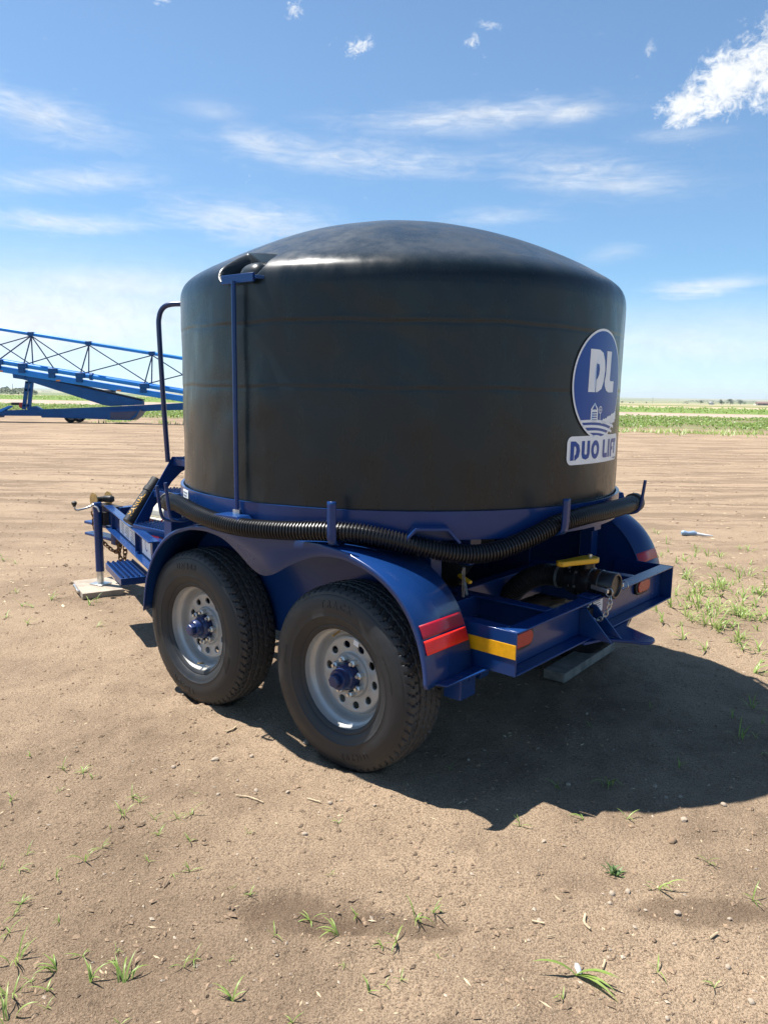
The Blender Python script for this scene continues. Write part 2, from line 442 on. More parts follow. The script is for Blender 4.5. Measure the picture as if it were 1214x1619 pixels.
# ------------------------------------------------------------------ ground
def vnoise(x, y, seed=0):
    xi, yi = np.floor(x).astype(np.int64), np.floor(y).astype(np.int64)
    xf, yf = x - xi, y - yi
    u, v = xf * xf * (3 - 2 * xf), yf * yf * (3 - 2 * yf)
    def h(a, b):
        n = (a * 374761393 + b * 668265263 + seed * 974634777) & 0xffffffff
        n = ((n ^ (n >> 13)) * 1274126177) & 0xffffffff
        return ((n ^ (n >> 16)) & 0xffff) / 65535.0
    return (h(xi, yi) * (1 - u) + h(xi + 1, yi) * u) * (1 - v) + (h(xi, yi + 1) * (1 - u) + h(xi + 1, yi + 1) * u) * v


def fbm(x, y, o=4, seed=0):
    s = 0; a = 0.5
    for k in range(o):
        s = s + a * (vnoise(x * 2 ** k, y * 2 ** k, seed + k * 17) - 0.5); a *= 0.5
    return s


def sstep(a, b, t):
    t = np.clip((t - a) / (b - a), 0, 1); return t * t * (3 - 2 * t)


def ground_z(x, y):
    x = np.asarray(x, float); y = np.asarray(y, float)
    d = np.hypot(x, y)
    near = 1 - sstep(14, 30, d)
    z = near * (0.030 * fbm(x * 0.9, y * 0.9, 3, 3) + 0.026 * fbm(x * 5, y * 5, 3, 9) + 0.017 * fbm(x * 22, y * 22, 2, 21))
    # kicked-up patches (foot scuffs)
    for cx, cy, rx, ry, dep in ((-0.20, 2.02, 0.20, 0.10, 0.012), (0.22, 1.53, 0.24, 0.10, 0.012), (0.02, 1.97, 0.22, 0.05, 0.008)):
        q = ((x - cx) / rx) ** 2 + ((y - cy) / ry) ** 2
        z = z - dep * np.exp(-q) + dep * 0.8 * np.exp(-(np.sqrt(q) - 1.35) ** 2 * 6) + 0.006 * np.exp(-q * 0.6) * fbm(x * 30, y * 30, 2, 5) * 4
    # soil pressed up round the tyres
    ca, sa = math.cos(0.7123), math.sin(0.7123)
    dx, dy = x + 0.1666, y - 2.9285
    lx, ly = ca * dx - sa * dy, sa * dx + ca * dy
    for wx in (0.0, -0.973):
        for wy in (0.0865, 1.9455):
            q = np.sqrt(((lx - wx) / 0.15) ** 2 + ((ly - wy) / 0.125) ** 2)
            z = z + 0.020 * np.exp(-((q - 1.12) / 0.22) ** 2) * (0.75 + 2.0 * fbm(x * 14, y * 14, 2, 61)) - 0.012 * np.exp(-q * q * 1.5)
    # low tillage ridges further out
    z = z + sstep(6, 12, d) * (1 - sstep(30, 60, d)) * 0.035 * (fbm(x * 0.35, y * 2.6, 3, 31))
    # the land falls a little away from the yard and rises again to far hills
    z = z - 4.2 * sstep(90, 1000, y) + sstep(2500, 7500, y) * (10 + 26 * (fbm(x / 1900.0, y / 4000.0, 3, 77) + 0.25))
    return z


def axis_pts(segs):
    out = []
    for a, b, st in segs: out += list(np.arange(a, b, st))
    return np.array(out + [segs[-1][1]])


xs = axis_pts([(-9000, -3000, 600), (-3000, -400, 130), (-400, -60, 20), (-60, -16, 2.0), (-16, -5.5, 0.15), (-5.5, -2.6, 0.05), (-2.6, 3.6, 0.02), (3.6, 8, 0.06), (8, 18, 0.2), (18, 60, 2.0), (60, 400, 20), (400, 3000, 130), (3000, 9000, 600)])
ys = axis_pts([(-600, -40, 60), (-40, -2, 2), (-2, 0.6, 0.1), (0.6, 4.6, 0.02), (4.6, 9, 0.04), (9, 20, 0.12), (20, 60, 0.5), (60, 200, 4), (200, 1000, 40), (1000, 9000, 200)])
GX, GY = np.meshgrid(xs, ys)
GZ = ground_z(GX, GY)
nx, ny = len(xs), len(ys)
gm = bpy.data.meshes.new('ground')
gm.vertices.add(nx * ny); gm.vertices.foreach_set('co', np.stack([GX, GY, GZ], -1).astype(np.float32).ravel())
ii, jj = np.meshgrid(np.arange(ny - 1), np.arange(nx - 1), indexing='ij')
q = np.stack([ii * nx + jj, ii * nx + jj + 1, (ii + 1) * nx + jj + 1, (ii + 1) * nx + jj], -1).reshape(-1, 4).astype(np.int32)
gm.loops.add(q.size); gm.polygons.add(len(q))
gm.loops.foreach_set('vertex_index', q.ravel()); gm.polygons.foreach_set('loop_start', (np.arange(len(q)) * 4).astype(np.int32))
gm.polygons.foreach_set('use_smooth', np.ones(len(q), bool)); gm.update(); gm.validate()


def ground_material():
    m = bpy.data.materials.new('bare_soil'); m.use_nodes = True
    g = NG(m.node_tree); p = g.n['Principled BSDF']
    tc = g.new('ShaderNodeTexCoord').outputs['Object']
    sp = g.new('ShaderNodeSeparateXYZ'); g.l.new(tc, sp.inputs[0]); X, Y = sp.outputs[0], sp.outputs[1]
    big = g.noise(tc, 0.55, 4.0, 0.55, 0.3)
    mid = g.noise(tc, 4.5, 5.0, 0.6)
    fine = g.noise(tc, 150.0, 3.0, 0.65)
    grain = g.noise(tc, 420.0, 2.0, 0.6)
    big2 = g.noise(tc, 1.7, 6.0, 0.62, 0.5)
    bb = g.m('ADD', g.m('MULTIPLY', big, 0.55), g.m('MULTIPLY', big2, 0.45))
    c = g.mix(g.ramp(bb, 0.36, 0.62), (0.150, 0.104, 0.069), (0.395, 0.290, 0.193))
    c = g.mix(g.ramp(mid, 0.3, 0.72, 0.0, 0.55), c, (0.41, 0.302, 0.202))
    c = g.mix(g.ramp(fine, 0.40, 0.66, 0.0, 0.80), c, (0.105, 0.071, 0.047))
    c = g.mix(g.ramp(grain, 0.52, 0.68, 0.0, 0.85), c, (0.47, 0.360, 0.250))
    # broad dry flush of paler soil beyond the trailer, chaff flecks drawn out along the tillage
    damp = g.m('ADD', g.m('POWER', g.m('ADD', X, 1.15), 2.0), g.m('POWER', g.m('SUBTRACT', Y, 1.55), 2.0))
    c = g.mix(g.m('MULTIPLY', g.ramp(g.m('ADD', damp, g.m('MULTIPLY', g.m('SUBTRACT', big, 0.5), 2.2)), 0.1, 1.7, 1.0, 0.0), 0.42), c, (0.110, 0.074, 0.049))
    for cx, cy, rx, ry in ((-0.20, 2.02, 0.20, 0.10), (0.22, 1.53, 0.26, 0.11), (0.03, 1.97, 0.22, 0.05), (0.95, 2.05, 0.2, 0.07), (-1.9, 2.6, 0.5, 0.12), (1.3, 1.55, 0.3, 0.09)):
        e = g.m('ADD', g.m('POWER', g.m('DIVIDE', g.m('SUBTRACT', X, cx), rx), 2.0), g.m('POWER', g.m('DIVIDE', g.m('SUBTRACT', Y, cy), ry), 2.0))
        c = g.mix(g.m('MULTIPLY', g.ramp(g.m('ADD', e, g.m('MULTIPLY', g.m('SUBTRACT', g.noise(tc, 9.0, 4.0, 0.6), 0.5), 2.2)), 0.3, 1.5, 1.0, 0.0), 0.55), c, (0.095, 0.064, 0.043))
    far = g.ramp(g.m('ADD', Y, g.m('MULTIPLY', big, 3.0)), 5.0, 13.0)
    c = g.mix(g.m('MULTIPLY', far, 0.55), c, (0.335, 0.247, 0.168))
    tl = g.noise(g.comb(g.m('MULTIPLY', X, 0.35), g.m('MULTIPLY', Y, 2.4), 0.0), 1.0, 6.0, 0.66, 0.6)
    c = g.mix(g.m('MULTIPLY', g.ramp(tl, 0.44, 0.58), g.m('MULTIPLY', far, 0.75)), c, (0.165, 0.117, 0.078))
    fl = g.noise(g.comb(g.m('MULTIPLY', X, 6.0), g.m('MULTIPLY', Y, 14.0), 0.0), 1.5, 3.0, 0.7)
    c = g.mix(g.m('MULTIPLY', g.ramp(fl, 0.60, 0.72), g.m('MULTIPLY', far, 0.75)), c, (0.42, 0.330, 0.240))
    # ---- fields: bands laid out across the land
    wob = g.m('MULTIPLY', g.m('SUBTRACT', g.noise(g.comb(g.m('MULTIPLY', X, 0.12), g.m('MULTIPLY', Y, 0.12)), 1.0, 4.0, 0.6), 0.5), 3.0)

    def band(lo, lok, hi, hik, soft=0.6):
        a = g.m('SUBTRACT', g.m('ADD', Y, wob), g.m('ADD', lo, g.m('MULTIPLY', X, lok)))
        b = g.m('SUBTRACT', g.m('ADD', hi, g.m('MULTIPLY', X, hik)), g.m('ADD', Y, wob))
        return g.m('MULTIPLY', g.ramp(a, 0.0, soft), g.ramp(b, 0.0, soft))
    mott = g.noise(g.comb(g.m('MULTIPLY', X, 0.5), g.m('MULTIPLY', Y, 0.22)), 1.0, 6.0, 0.7)
    c = g.mix(g.m('MULTIPLY', band(41.5, -0.18, 71, -0.24), 0.6), c, (0.13, 0.155, 0.06))
    tan = g.mix(g.ramp(mott, 0.35, 0.65), (0.29, 0.22, 0.172), (0.40, 0.32, 0.26))
    c = g.mix(band(71, -0.24, 96, -0.38), c, tan)
    gr = g.mix(g.ramp(mott, 0.38, 0.62), (0.105, 0.165, 0.04), (0.17, 0.235, 0.065))
    c = g.mix(band(96, -0.38, 172, -0.75, 3.0), c, gr)
    pale = g.mix(g.ramp(mott, 0.35, 0.65), (0.19, 0.20, 0.085), (0.30, 0.27, 0.15))
    c = g.mix(band(172, -0.75, 230, -0.75, 6.0), c, (0.36, 0.29, 0.19))
    c = g.mix(band(230, -0.75, 320, -0.75, 8.0), c, (0.17, 0.19, 0.075))
    c = g.mix(band(320, -0.75, 420, -0.75, 8.0), c, (0.40, 0.33, 0.21))
    patch = g.new('ShaderNodeTexVoronoi'); patch.inputs['Scale'].default_value = 1.0
    g.l.new(g.comb(g.m('MULTIPLY', X, 0.0016), g.m('MULTIPLY', Y, 0.0032)), patch.inputs['Vector'])
    sep = g.new('ShaderNodeSeparateColor'); g.l.new(patch.outputs['Color'], sep.inputs[0])
    farf = g.mix(g.ramp(sep.outputs[0], 0.35, 0.65), (0.14, 0.17, 0.075), (0.30, 0.27, 0.16))
    c = g.mix(g.ramp(g.m('SUBTRACT', Y, g.m('MULTIPLY', X, -0.75)), 420.0, 440.0), c, farf)
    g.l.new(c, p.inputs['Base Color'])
    p.inputs['Roughness'].default_value = 0.95; p.inputs['Specular IOR Level'].default_value = 0.15
    bn = g.new('ShaderNodeBump'); bn.inputs['Strength'].default_value = 1.0; bn.inputs['Distance'].default_value = 0.011
    h = g.m('ADD', g.m('MULTIPLY', fine, 0.8), g.m('ADD', g.m('MULTIPLY', grain, 0.45), g.m('MULTIPLY', g.noise(tc, 45.0, 3.0, 0.6), 1.1)))
    g.l.new(h, bn.inputs['Height']); g.l.new(bn.outputs[0], p.inputs['Normal'])
    return m


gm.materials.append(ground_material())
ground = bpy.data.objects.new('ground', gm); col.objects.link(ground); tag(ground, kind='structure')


def gpt(u, v, z=0.0):
    """ground point seen at a photo pixel"""
    d = pix_dir(u, v); t = (z - CAM_H) / d.z
    x, y = d.x * t, d.y * t
    return (x, y, float(ground_z(x, y)))


def at(u, v, Y):
    d = pix_dir(u, v); t = Y / d.y
    return Vector((d.x * t, Y, CAM_H + d.z * t))

# ------------------------------------------------------------------ trailer
TX, TY, RT = -0.556, 1.016, 1.112            # tank centre and radius (trailer frame: +x rearward, +y to the far side)
PSI = 0.7123
LOC = (-0.1666, 2.9285, 0.0)
tr = empty('tank_trailer', LOC, -PSI)
tag(tr, 'navy blue tandem axle trailer with four grey wheels carrying the black tank', 'trailer')
ZB, ZT, XR = 0.487, 0.658, 0.663
SP = 0.973                                    # axle spacing


def mirror(y): return 2 * TY - y


# --- main frame
def channel(p0, p1, depth, flange, tk, side, name, parent, z0=ZB, z1=ZT):
    """C channel between two plan points, web on the line, flanges to +side"""
    m = MB(); p0, p1 = Vector((*p0, 0)), Vector((*p1, 0)); d = (p1 - p0).normalized(); n = Vector((-d.y, d.x, 0)) * side
    def pl(a, b, za, zb):
        pts = [p0 + n * a, p1 + n * a, p1 + n * b, p0 + n * b]
        m.add([Vector((p.x, p.y, za)) for p in pts] + [Vector((p.x, p.y, zb)) for p in pts], [(3, 2, 1, 0), (4, 5, 6, 7), (0, 1, 5, 4), (1, 2, 6, 5), (2, 3, 7, 6), (3, 0, 4, 7)])
    pl(0, tk, z0 + tk, z1 - tk); pl(0, flange, z0, z0 + tk); pl(0, flange, z1 - tk, z1)
    return m.build(name, M['blue'], parent, bevel=0.003)


channel((XR - 0.07, 0.64), (-1.75, 0.64), 0, 0.06, 0.008, 1, 'frame_rail', tr)
channel((XR - 0.07, 1.392), (-1.75, 1.392), 0, 0.06, 0.008, -1, 'frame_rail', tr)
# rear cross channel: a face plate whose flanges point rearward (recessed lights) and closed ends
m = MB()
m.span((XR - 0.068, 0.255, ZB + 0.008), (XR - 0.060, mirror(0.255), ZT - 0.008))
m.span((XR - 0.068, 0.255, ZT - 0.008), (XR, mirror(0.255), ZT)); m.span((XR - 0.068, 0.255, ZB), (XR, mirror(0.255), ZB + 0.008))
m.build('rear_bumper_channel', M['blue'], tr, bevel=0.003)
m = MB(); m.prism([(0.34, mirror(0.25)), (XR - 0.002, mirror(0.25)), (XR - 0.002, mirror(0.243)), (0.34, mirror(0.243))], 'Z', ZB, ZT); m.build('bumper_end_plate', M['blue'], tr, bevel=0.002)
m = MB()
m.span((0.40, 0.243, ZB), (XR - 0.002, 0.251, ZT))
m.span((0.40, 0.251, ZT - 0.008), (XR - 0.070, 0.31, ZT - 0.001)); m.span((0.40, 0.251, ZB + 0.001), (XR - 0.070, 0.31, ZB + 0.008))
ep = m.build('bumper_end_plate', M['blue'], tr, bevel=0.002)
m = MB(); m.span((0.405, 0.2395, 0.555), (XR - 0.003, 0.2435, 0.609)); st = m.build('yellow_marker_strip', M['yel_tape'], ep)
st['label'] = 'yellow reflective strip on the side of the bumper'
for i in (-0.45, 0.1):
    m = MB(); m.span((i - 0.03, 0.649, ZB + 0.01), (i + 0.03, 1.383, ZT - 0.012)); m.build('cross_member', M['blue'], tr, bevel=0.003)
for x in (-1.6, -0.98, 0.21):   # outriggers carrying the posts
    for ya, yb in ((0.262, 0.632), (1.40, mirror(0.262))):
        m = MB(); m.span((x - 0.035, ya, 0.56), (x + 0.035, yb, ZT - 0.003)); m.build('outrigger', M['blue'], tr, bevel=0.003)
    for y in (0.30, 1.733):
        m = MB(); m.span((x - 0.036, y - 0.036, ZT - 0.004), (x + 0.036, y + 0.036, 0.952)); m.build('post', M['blue'], tr, bevel=0.004)
# upper deck and ring under the tank
m = MB(); m.lathe([(0.0, 0.952), (1.128, 0.952), (1.128, 0.962), (0.0, 0.962)], (TX, TY, 0), 'Z', 96, close=False); m.build('deck', M['blue'], tr)
for y in (0.45, 1.58):
    m = MB(); m.span((-1.45, y - 0.04, 0.83), (0.33, y + 0.04, 0.9515)); m.build('deck_bearer', M['blue'], tr, bevel=0.003)
m = MB(); m.lathe([(1.118, 0.950), (1.132, 0.950), (1.132, 1.064), (1.118, 1.064)], (TX, TY, 0), 'Z', 160); m.build('cradle_ring', M['blue'], tr, smooth=30)
# plate with three lightening holes under the deck
def plate_with_holes(x0, x1, z0, z1, holes, y0, y1, name, axis='Y'):
    loops = [[(x0, z0), (x1, z0), (x1, z1), (x0, z1)]] + [arc(cx, cz, r, 0, 345, 16, r * 1.15) for cx, cz, r in holes]
    me = flat_shape(loops); bm = bmesh.new(); bm.from_mesh(me)
    bmesh.ops.remove_doubles(bm, verts=bm.verts, dist=1e-5)
    r = bmesh.ops.extrude_face_region(bm, geom=bm.faces[:]); vs = [g for g in r['geom'] if isinstance(g, bmesh.types.BMVert)]
    for v in vs: v.co.z += (y1 - y0)
    for v in bm.verts: v.co = Vector((v.co.x, y0 + v.co.z, v.co.y)) if axis == 'Y' else Vector((y0 + v.co.z, v.co.x, v.co.y))
    bmesh.ops.recalc_face_normals(bm, faces=bm.faces); bm.to_mesh(me); bm.free(); me.materials.clear(); me.materials.append(M['blue_dk'])
    o = bpy.data.objects.new(name, me); col.objects.link(o); o.parent = tr
    return o
plate_with_holes(-0.95, 0.05, 0.47, 0.9, [(-0.318, 0.561, 0.022), (-0.354, 0.505, 0.024), (-0.41, 0.479, 0.024), (-0.2, 0.60, 0.03)], 1.375, 1.383, 'web_plate')
plate_with_holes(0.66, 1.38, ZT + 0.002, 0.951, [(0.85, 0.80, 0.05), (1.2, 0.80, 0.05)], -0.62, -0.612, 'web_plate', 'X')
# sump, drain pipework under the deck
m = MB(); m.lathe([(0.0, 0.48), (0.10, 0.50), (0.42, 0.93), (0.44, 0.951), (0.0, 0.951)], (TX + 0.25, TY, 0), 'Z', 40, close=False); m.build('sump_cone', M['black'], tr)
m = MB(); m.cyl((-1.9, TY, 0.42), (0.05, TY - 0.02, 0.42), 0.055, 20); m.build('drain_pipe', M['black'], tr)
m = MB(); m.bar((0.25, 0.45, 0.772), (0.325, 0.43, 0.755), 0.018, 0.014); m.build('drain_valve_handle', M['yellow'], tr, bevel=0.004)
m = MB(); m.cyl((0.31, 0.40, 0.70), (0.33, 0.37, 0.83), 0.006, 8); m.cyl((0.29, 0.42, 0.80), (0.35, 0.37, 0.72), 0.005, 8); m.build('drain_valve_pin', M['zinc'], tr)
m = MB(); m.span((-0.95, 0.70, 0.26), (-0.05, 1.33, 0.47)); m.build('dark_gap_filler', M['black'], tr, bevel=0.02)  # added black box, keeps the gap between the wheels dark
# axles, springs
for k, x in enumerate((0.0, -SP)):
    m = MB(); m.cyl((x, 0.19, 0.375), (x, mirror(0.19), 0.375), 0.045, 20); m.build('axle', M['dark'], tr)
    for y in (0.36, mirror(0.36)):
        m = MB()
        for j in range(4):
            pts = [(x + t * (0.40 - 0.07 * j), y, 0.43 - 0.012 * j + 0.06 * t * t) for t in np.linspace(-1, 1, 9)]
            m.grid([[(p[0], p[1] - 0.022, p[2]) for p in pts], [(p[0], p[1] + 0.022, p[2]) for p in pts]])
        o = m.build('leaf_spring', M['dark'], tr); s = o.modifiers.new('s', 'SOLIDIFY'); s.thickness = 0.009
for y in (0.36, mirror(0.36)):
    for x in (0.42, -SP / 2, -SP - 0.42):
        m = MB(); m.prism([(x - 0.06, ZB + 0.0), (x + 0.06, ZB + 0.0), (x + 0.03, 0.40), (x - 0.03, 0.40)], 'Y', y - 0.03, y + 0.03); m.build('spring_hanger', M['blue'], tr, bevel=0.003)

# --- fenders
CUT = [(-1.338, 0.405), (-1.296, 0.577), (-1.212, 0.72), (-1.086, 0.822), (-0.946, 0.872), (-0.86, 0.884), (-0.772, 0.885), (-0.668, 0.868), (-0.571, 0.823), (-0.476, 0.768), (-0.402, 0.748), (-0.33, 0.766), (-0.242, 0.813), (-0.124, 0.864), (-0.029, 0.886), (0.091, 0.886), (0.221, 0.852), (0.317, 0.797), (0.386, 0.727), (0.433, 0.645), (0.461, 0.552), (0.470, 0.481)]
FOLD = [(-1.350, 0.405), (-1.310, 0.583), (-1.224, 0.732), (-1.096, 0.838), (-0.955, 0.888), (-0.87, 0.905), (-0.77, 0.912), (-0.66, 0.915), (-0.57, 0.916), (-0.476, 0.918), (-0.402, 0.919), (-0.33, 0.921), (-0.242, 0.925), (-0.124, 0.931), (-0.02, 0.930), (0.10, 0.914), (0.235, 0.871), (0.334, 0.812), (0.404, 0.738), (0.452, 0.652), (0.480, 0.556), (0.489, 0.481)]


def cr2(P, k=4):
    P = [np.array(p) for p in P]; Q = [2 * P[0] - P[1]] + P + [2 * P[-1] - P[-2]]; out = []
    for i in range(1, len(Q) - 2):
        p0, p1, p2, p3 = Q[i - 1:i + 3]
        for t in np.linspace(0, 1, k, endpoint=False):
            out.append(tuple(0.5 * ((2 * p1) + (-p0 + p2) * t + (2 * p0 - 5 * p1 + 4 * p2 - p3) * t * t + (-p0 + 3 * p1 - 3 * p2 + p3) * t ** 3)))
    return out + [tuple(P[-1])]


cut, fold = cr2(CUT), cr2(FOLD)


def make_fender(near):
    f = (lambda y: y) if near else mirror
    y0, y1 = f(-0.06), f(0.215)
    yin = f(-0.05)
    m = MB()
    ce = [0.5 * (np.array(a) + np.array(b)) for a, b in zip(cut, fold)]
    rows = [[(p[0], y0, p[1]) for p in cut],
            [(0.85 * p[0] + 0.15 * q[0], y0, 0.85 * p[1] + 0.15 * q[1]) for p, q in zip(fold, cut)]]
    rr = [(p[0] + 0.0, f(-0.055), p[1]) for p in fold]
    rows.append([(p[0], f(-0.0585), p[1] - 0.0015) for p in fold]); rows.append(rr)
    rows.append([(p[0], f(-0.02), p[1] + 0.002) for p in fold])
    rows.append([(p[0], y1, p[1] + 0.002) for p in fold])
    m.grid(rows)
    fe = m.build('fender', M['blue'], tr, smooth=50)
    s = fe.modifiers.new('solid', 'SOLIDIFY'); s.thickness = 0.004; s.offset = -1 if near else 1
    # reflectors wrapped over the rear curve
    def strip(s0, s1, name, mt):
        P = np.array(fold); L = np.concatenate([[0], np.cumsum(np.linalg.norm(np.diff(P, axis=0), axis=1))]); T = L[-1]
        rows = []
        for s_ in np.linspace(T - s1, T - s0, 7):
            x, z = np.interp(s_, L, P[:, 0]), np.interp(s_, L, P[:, 1])
            x2, z2 = np.interp(min(s_ + 0.01, T), L, P[:, 0]), np.interp(min(s_ + 0.01, T), L, P[:, 1])
            nx_, nz_ = -(z2 - z), (x2 - x); nl = math.hypot(nx_, nz_)
            nx_, nz_ = (nx_ / nl, nz_ / nl)
            if nx_ < 0: nx_, nz_ = -nx_, -nz_
            rows.append([(x + nx_ * 0.0045, f(-0.048), z + nz_ * 0.0045 + 0.002), (x + nx_ * 0.0045, f(0.205), z + nz_ * 0.0045 + 0.002)])
        mb = MB(); mb.grid(rows); o = mb.build(name, mt, fe)
        so = o.modifiers.new('s', 'SOLIDIFY'); so.thickness = 0.0018; so.offset = 0
    if near:
        strip(0.177, 0.227, 'reflector_strip', M['dkred_tape']); strip(0.118, 0.170, 'reflector_strip', M['red_tape'])
    else:
        strip(0.150, 0.205, 'reflector_strip', M['dkred_tape'])
    # foot bracket, lower tube, inner wall
    m = MB()
    m.prism([(0.474, f(-0.02)), (0.53, f(0.0)), (0.545, f(0.262)), (0.40, f(0.262)), (0.40, f(0.2)), (0.474, f(0.19))], 'Z', 0.484, 0.491)
    m.build('fender_bracket', M['blue'], tr, bevel=0.002)
    m = MB(); m.span((0.405, f(0.15), 0.372), (0.485, f(0.25), 0.4835)); m.build('bracket_tube', M['blue'], tr, bevel=0.004)
    m = MB(); m.prism([(p[0], p[1] + 0.0015) for p in fold] + [(0.489, 0.44), (0.40, 0.40), (-1.26, 0.40), (-1.350, 0.405)], 'Y', f(0.202), f(0.209)); m.build('fender_inner_plate', M['blue'], tr)
    return fe


make_fender(True); make_fender(False)

# --- wheels
NPH = 360
side_prof = [(0.206, -0.086), (0.213, -0.093), (0.222, -0.0965), (0.226, -0.0955), (0.231, -0.101), (0.250, -0.109), (0.262, -0.1125), (0.264, -0.1145), (0.267, -0.1135), (0.285, -0.1165), (0.305, -0.1165), (0.325, -0.1135), (0.340, -0.109), (0.349, -0.1065), (0.351, -0.1045), (0.356, -0.1035)]


def tyre_side_y(r):
    return float(np.interp(r, [p[0] for p in side_prof], [p[1] for p in side_prof]))


def make_tyre_mesh():
    sh = [(0.361, -0.1015), (0.3655, -0.099), (0.370, -0.096), (0.3745, -0.0915), (0.378, -0.086), (0.3805, -0.080)]
    ty = np.concatenate([np.linspace(-0.077, 0.077, 64)])
    crown = [(0.3865 - 0.95 * abs(y) ** 2 * 1.0, y) for y in ty]
    prof = side_prof + sh + crown + [(r, -y) for r, y in sh[::-1]] + [(r, -y) for r, y in side_prof[::-1]]
    prof = np.array(prof); k = len(prof)
    ph = np.linspace(0, 2 * np.pi, NPH, endpoint=False)
    Rr = np.repeat(prof[None, :, 0], NPH, 0); Yy = np.repeat(prof[None, :, 1], NPH, 0); P = np.repeat(ph[:, None], k, 1)
    cut = np.zeros_like(Rr)
    tread = (Rr > 0.358)
    n = 62
    zig = 0.0022 * np.sign(np.sin(P * n)) * np.clip(np.abs(np.sin(P * n)) * 2.2, 0, 1)
    for yc in (-0.050, -0.0165, 0.0165, 0.050):
        cut = np.where(np.abs(Yy - yc - zig) < 0.0042, 1.0, cut)
    # shoulder slots with a kink, and thin sipes in the ribs
    a = np.abs(Yy)
    fr = np.mod(P * n / (2 * np.pi) + np.sign(Yy) * 0.25 + 2.0 * np.where(a > 0.05, np.sin((a - 0.05) * 70) * 0.16, 0) + np.where(a > 0.074, 0.22, 0.0), 1.0)
    cut = np.where((a > 0.050) & (fr < 0.17), 1.0, cut)
    fr2 = np.mod(P * n / (2 * np.pi) + Yy * 12, 1.0)
    cut = np.where((a < 0.048) & (fr2 < 0.10), np.maximum(cut, 0.55), cut)
    dep = 0.0085 * cut * tread * np.clip((Rr - 0.3585) / 0.010, 0, 1)
    Rr = Rr - dep
    V = np.stack([Rr * np.cos(P), Yy, Rr * np.sin(P)], -1).reshape(-1, 3)
    i, j = np.meshgrid(np.arange(NPH), np.arange(k - 1), indexing='ij'); i2 = (i + 1) % NPH
    F = np.stack([i * k + j, i * k + j + 1, i2 * k + j + 1, i2 * k + j], -1).reshape(-1, 4)
    mb = MB(); mb.v = [tuple(v) for v in V]; mb.f = [tuple(int(t) for t in f) for f in F]; mb.mi = [0] * len(F)
    # raised lettering on the outer sidewall
    def letters(txt, size, rad, ang, lift=0.0019):
        me = text_polys(txt, size, 0.0012)
        vs = []
        for v in me.vertices:
            th = R_(ang) - v.co.x / rad; r = rad + v.co.y
            vs.append((r * math.cos(th), tyre_side_y(r) - lift, r * math.sin(th)))
        fs = [tuple(p.vertices) for p in me.polygons]
        n0 = len(vs); vs += [(x * 1.0, y + 0.006, z) for x, y, z in vs]
        ec = {}
        for f in fs:
            for a_, b_ in zip(f, f[1:] + f[:1]): ec.setdefault(frozenset((a_, b_)), []).append((a_, b_))
        fs2 = fs + [(b_, a_, a_ + n0, b_ + n0) for L in ec.values() if len(L) == 1 for a_, b_ in L]
        mb.add(vs, fs2); bpy.data.meshes.remove(me)
    letters('T R A C K', 0.040, 0.312, 96); letters('U N 2 0 3', 0.038, 0.312, -64)
    letters('LOAD RANGE E  TUBELESS', 0.012, 0.295, 25, 0.0009); letters('ST235/80R16', 0.016, 0.30, 178, 0.0009)
    return mb.mesh('tyre', M['tyre'], 32.0)


def make_rim_mesh():
    mb = MB()
    prof = [(0.2225, -0.0875), (0.2215, -0.0915), (0.217, -0.0925), (0.2125, -0.0885), (0.209, -0.078), (0.2065, -0.066), (0.203, -0.057), (0.197, -0.052), (0.191, -0.049), (0.187, -0.043), (0.184, -0.025), (0.180, -0.010), (0.1735, -0.0045), (0.168, -0.006), (0.164, -0.014), (0.160, -0.021), (0.154, -0.0235)]
    mb.lathe(prof, n=96, close=False)
    # disc with ten hand holes between r=.154 and r=.098
    n = 10; r0, r1 = 0.098, 0.154
    def yd(r): return float(np.interp(r, [0.098, 0.125, 0.154], [-0.017, -0.0225, -0.0235]))
    for k in range(n):
        a0, a1 = 2 * math.pi * (k - 0.5) / n, 2 * math.pi * (k + 0.5) / n; am = 2 * math.pi * k / n
        bd = []
        S = 6
        for t in range(S): bd.append((r0 + (r1 - r0) * t / S, a1))
        for t in range(S): bd.append((r1, a1 + (a0 - a1) * t / S))
        for t in range(S): bd.append((r1 + (r0 - r1) * t / S, a0))
        for t in range(S): bd.append((r0, a0 + (a1 - a0) * t / S))
        rc = 0.127; hole = []
        for r, a in bd:
            dx, dz = r * math.cos(a - am) - rc, r * math.sin(a - am); L = math.hypot(dx / 0.0158, dz / 0.0178)
            hole.append((dx / L, dz / L))
        rings = []
        ring0 = [(r * math.cos(a), yd(r), r * math.sin(a)) for r, a in bd]
        def hp(f, dy):
            out = []
            for dx, dz in hole:
                x, z = rc + dx * f, dz * f; r = math.hypot(x, z); a = math.atan2(z, x) + am
                out.append((r * math.cos(a), yd(r) + dy, r * math.sin(a)))
            return out
        rings = [ring0, hp(1.12, 0), hp(1.0, 0.0012), hp(0.98, 0.008)]
        N = len(bd); vs = [p for rg in rings for p in rg]
        fs = [(i * N + j, i * N + (j + 1) % N, (i + 1) * N + (j + 1) % N, (i + 1) * N + j) for i in range(len(rings) - 1) for j in range(N)]
        mb.add(vs, fs)
    mb.lathe([(0.098, -0.017), (0.0945, -0.019), (0.091, -0.027), (0.087, -0.031), (0.072, -0.032), (0.058, -0.031), (0.054, -0.026), (0.053, 0.0)], n=60, close=False)
    # barrel behind
    mb.lathe([(0.2225, -0.0875), (0.209, -0.060), (0.194, -0.02), (0.19, 0.03), (0.206, 0.07), (0.222, 0.09)], n=60, close=False)
    return mb.mesh('wheel', M['rim'], 35.0, normals=False)


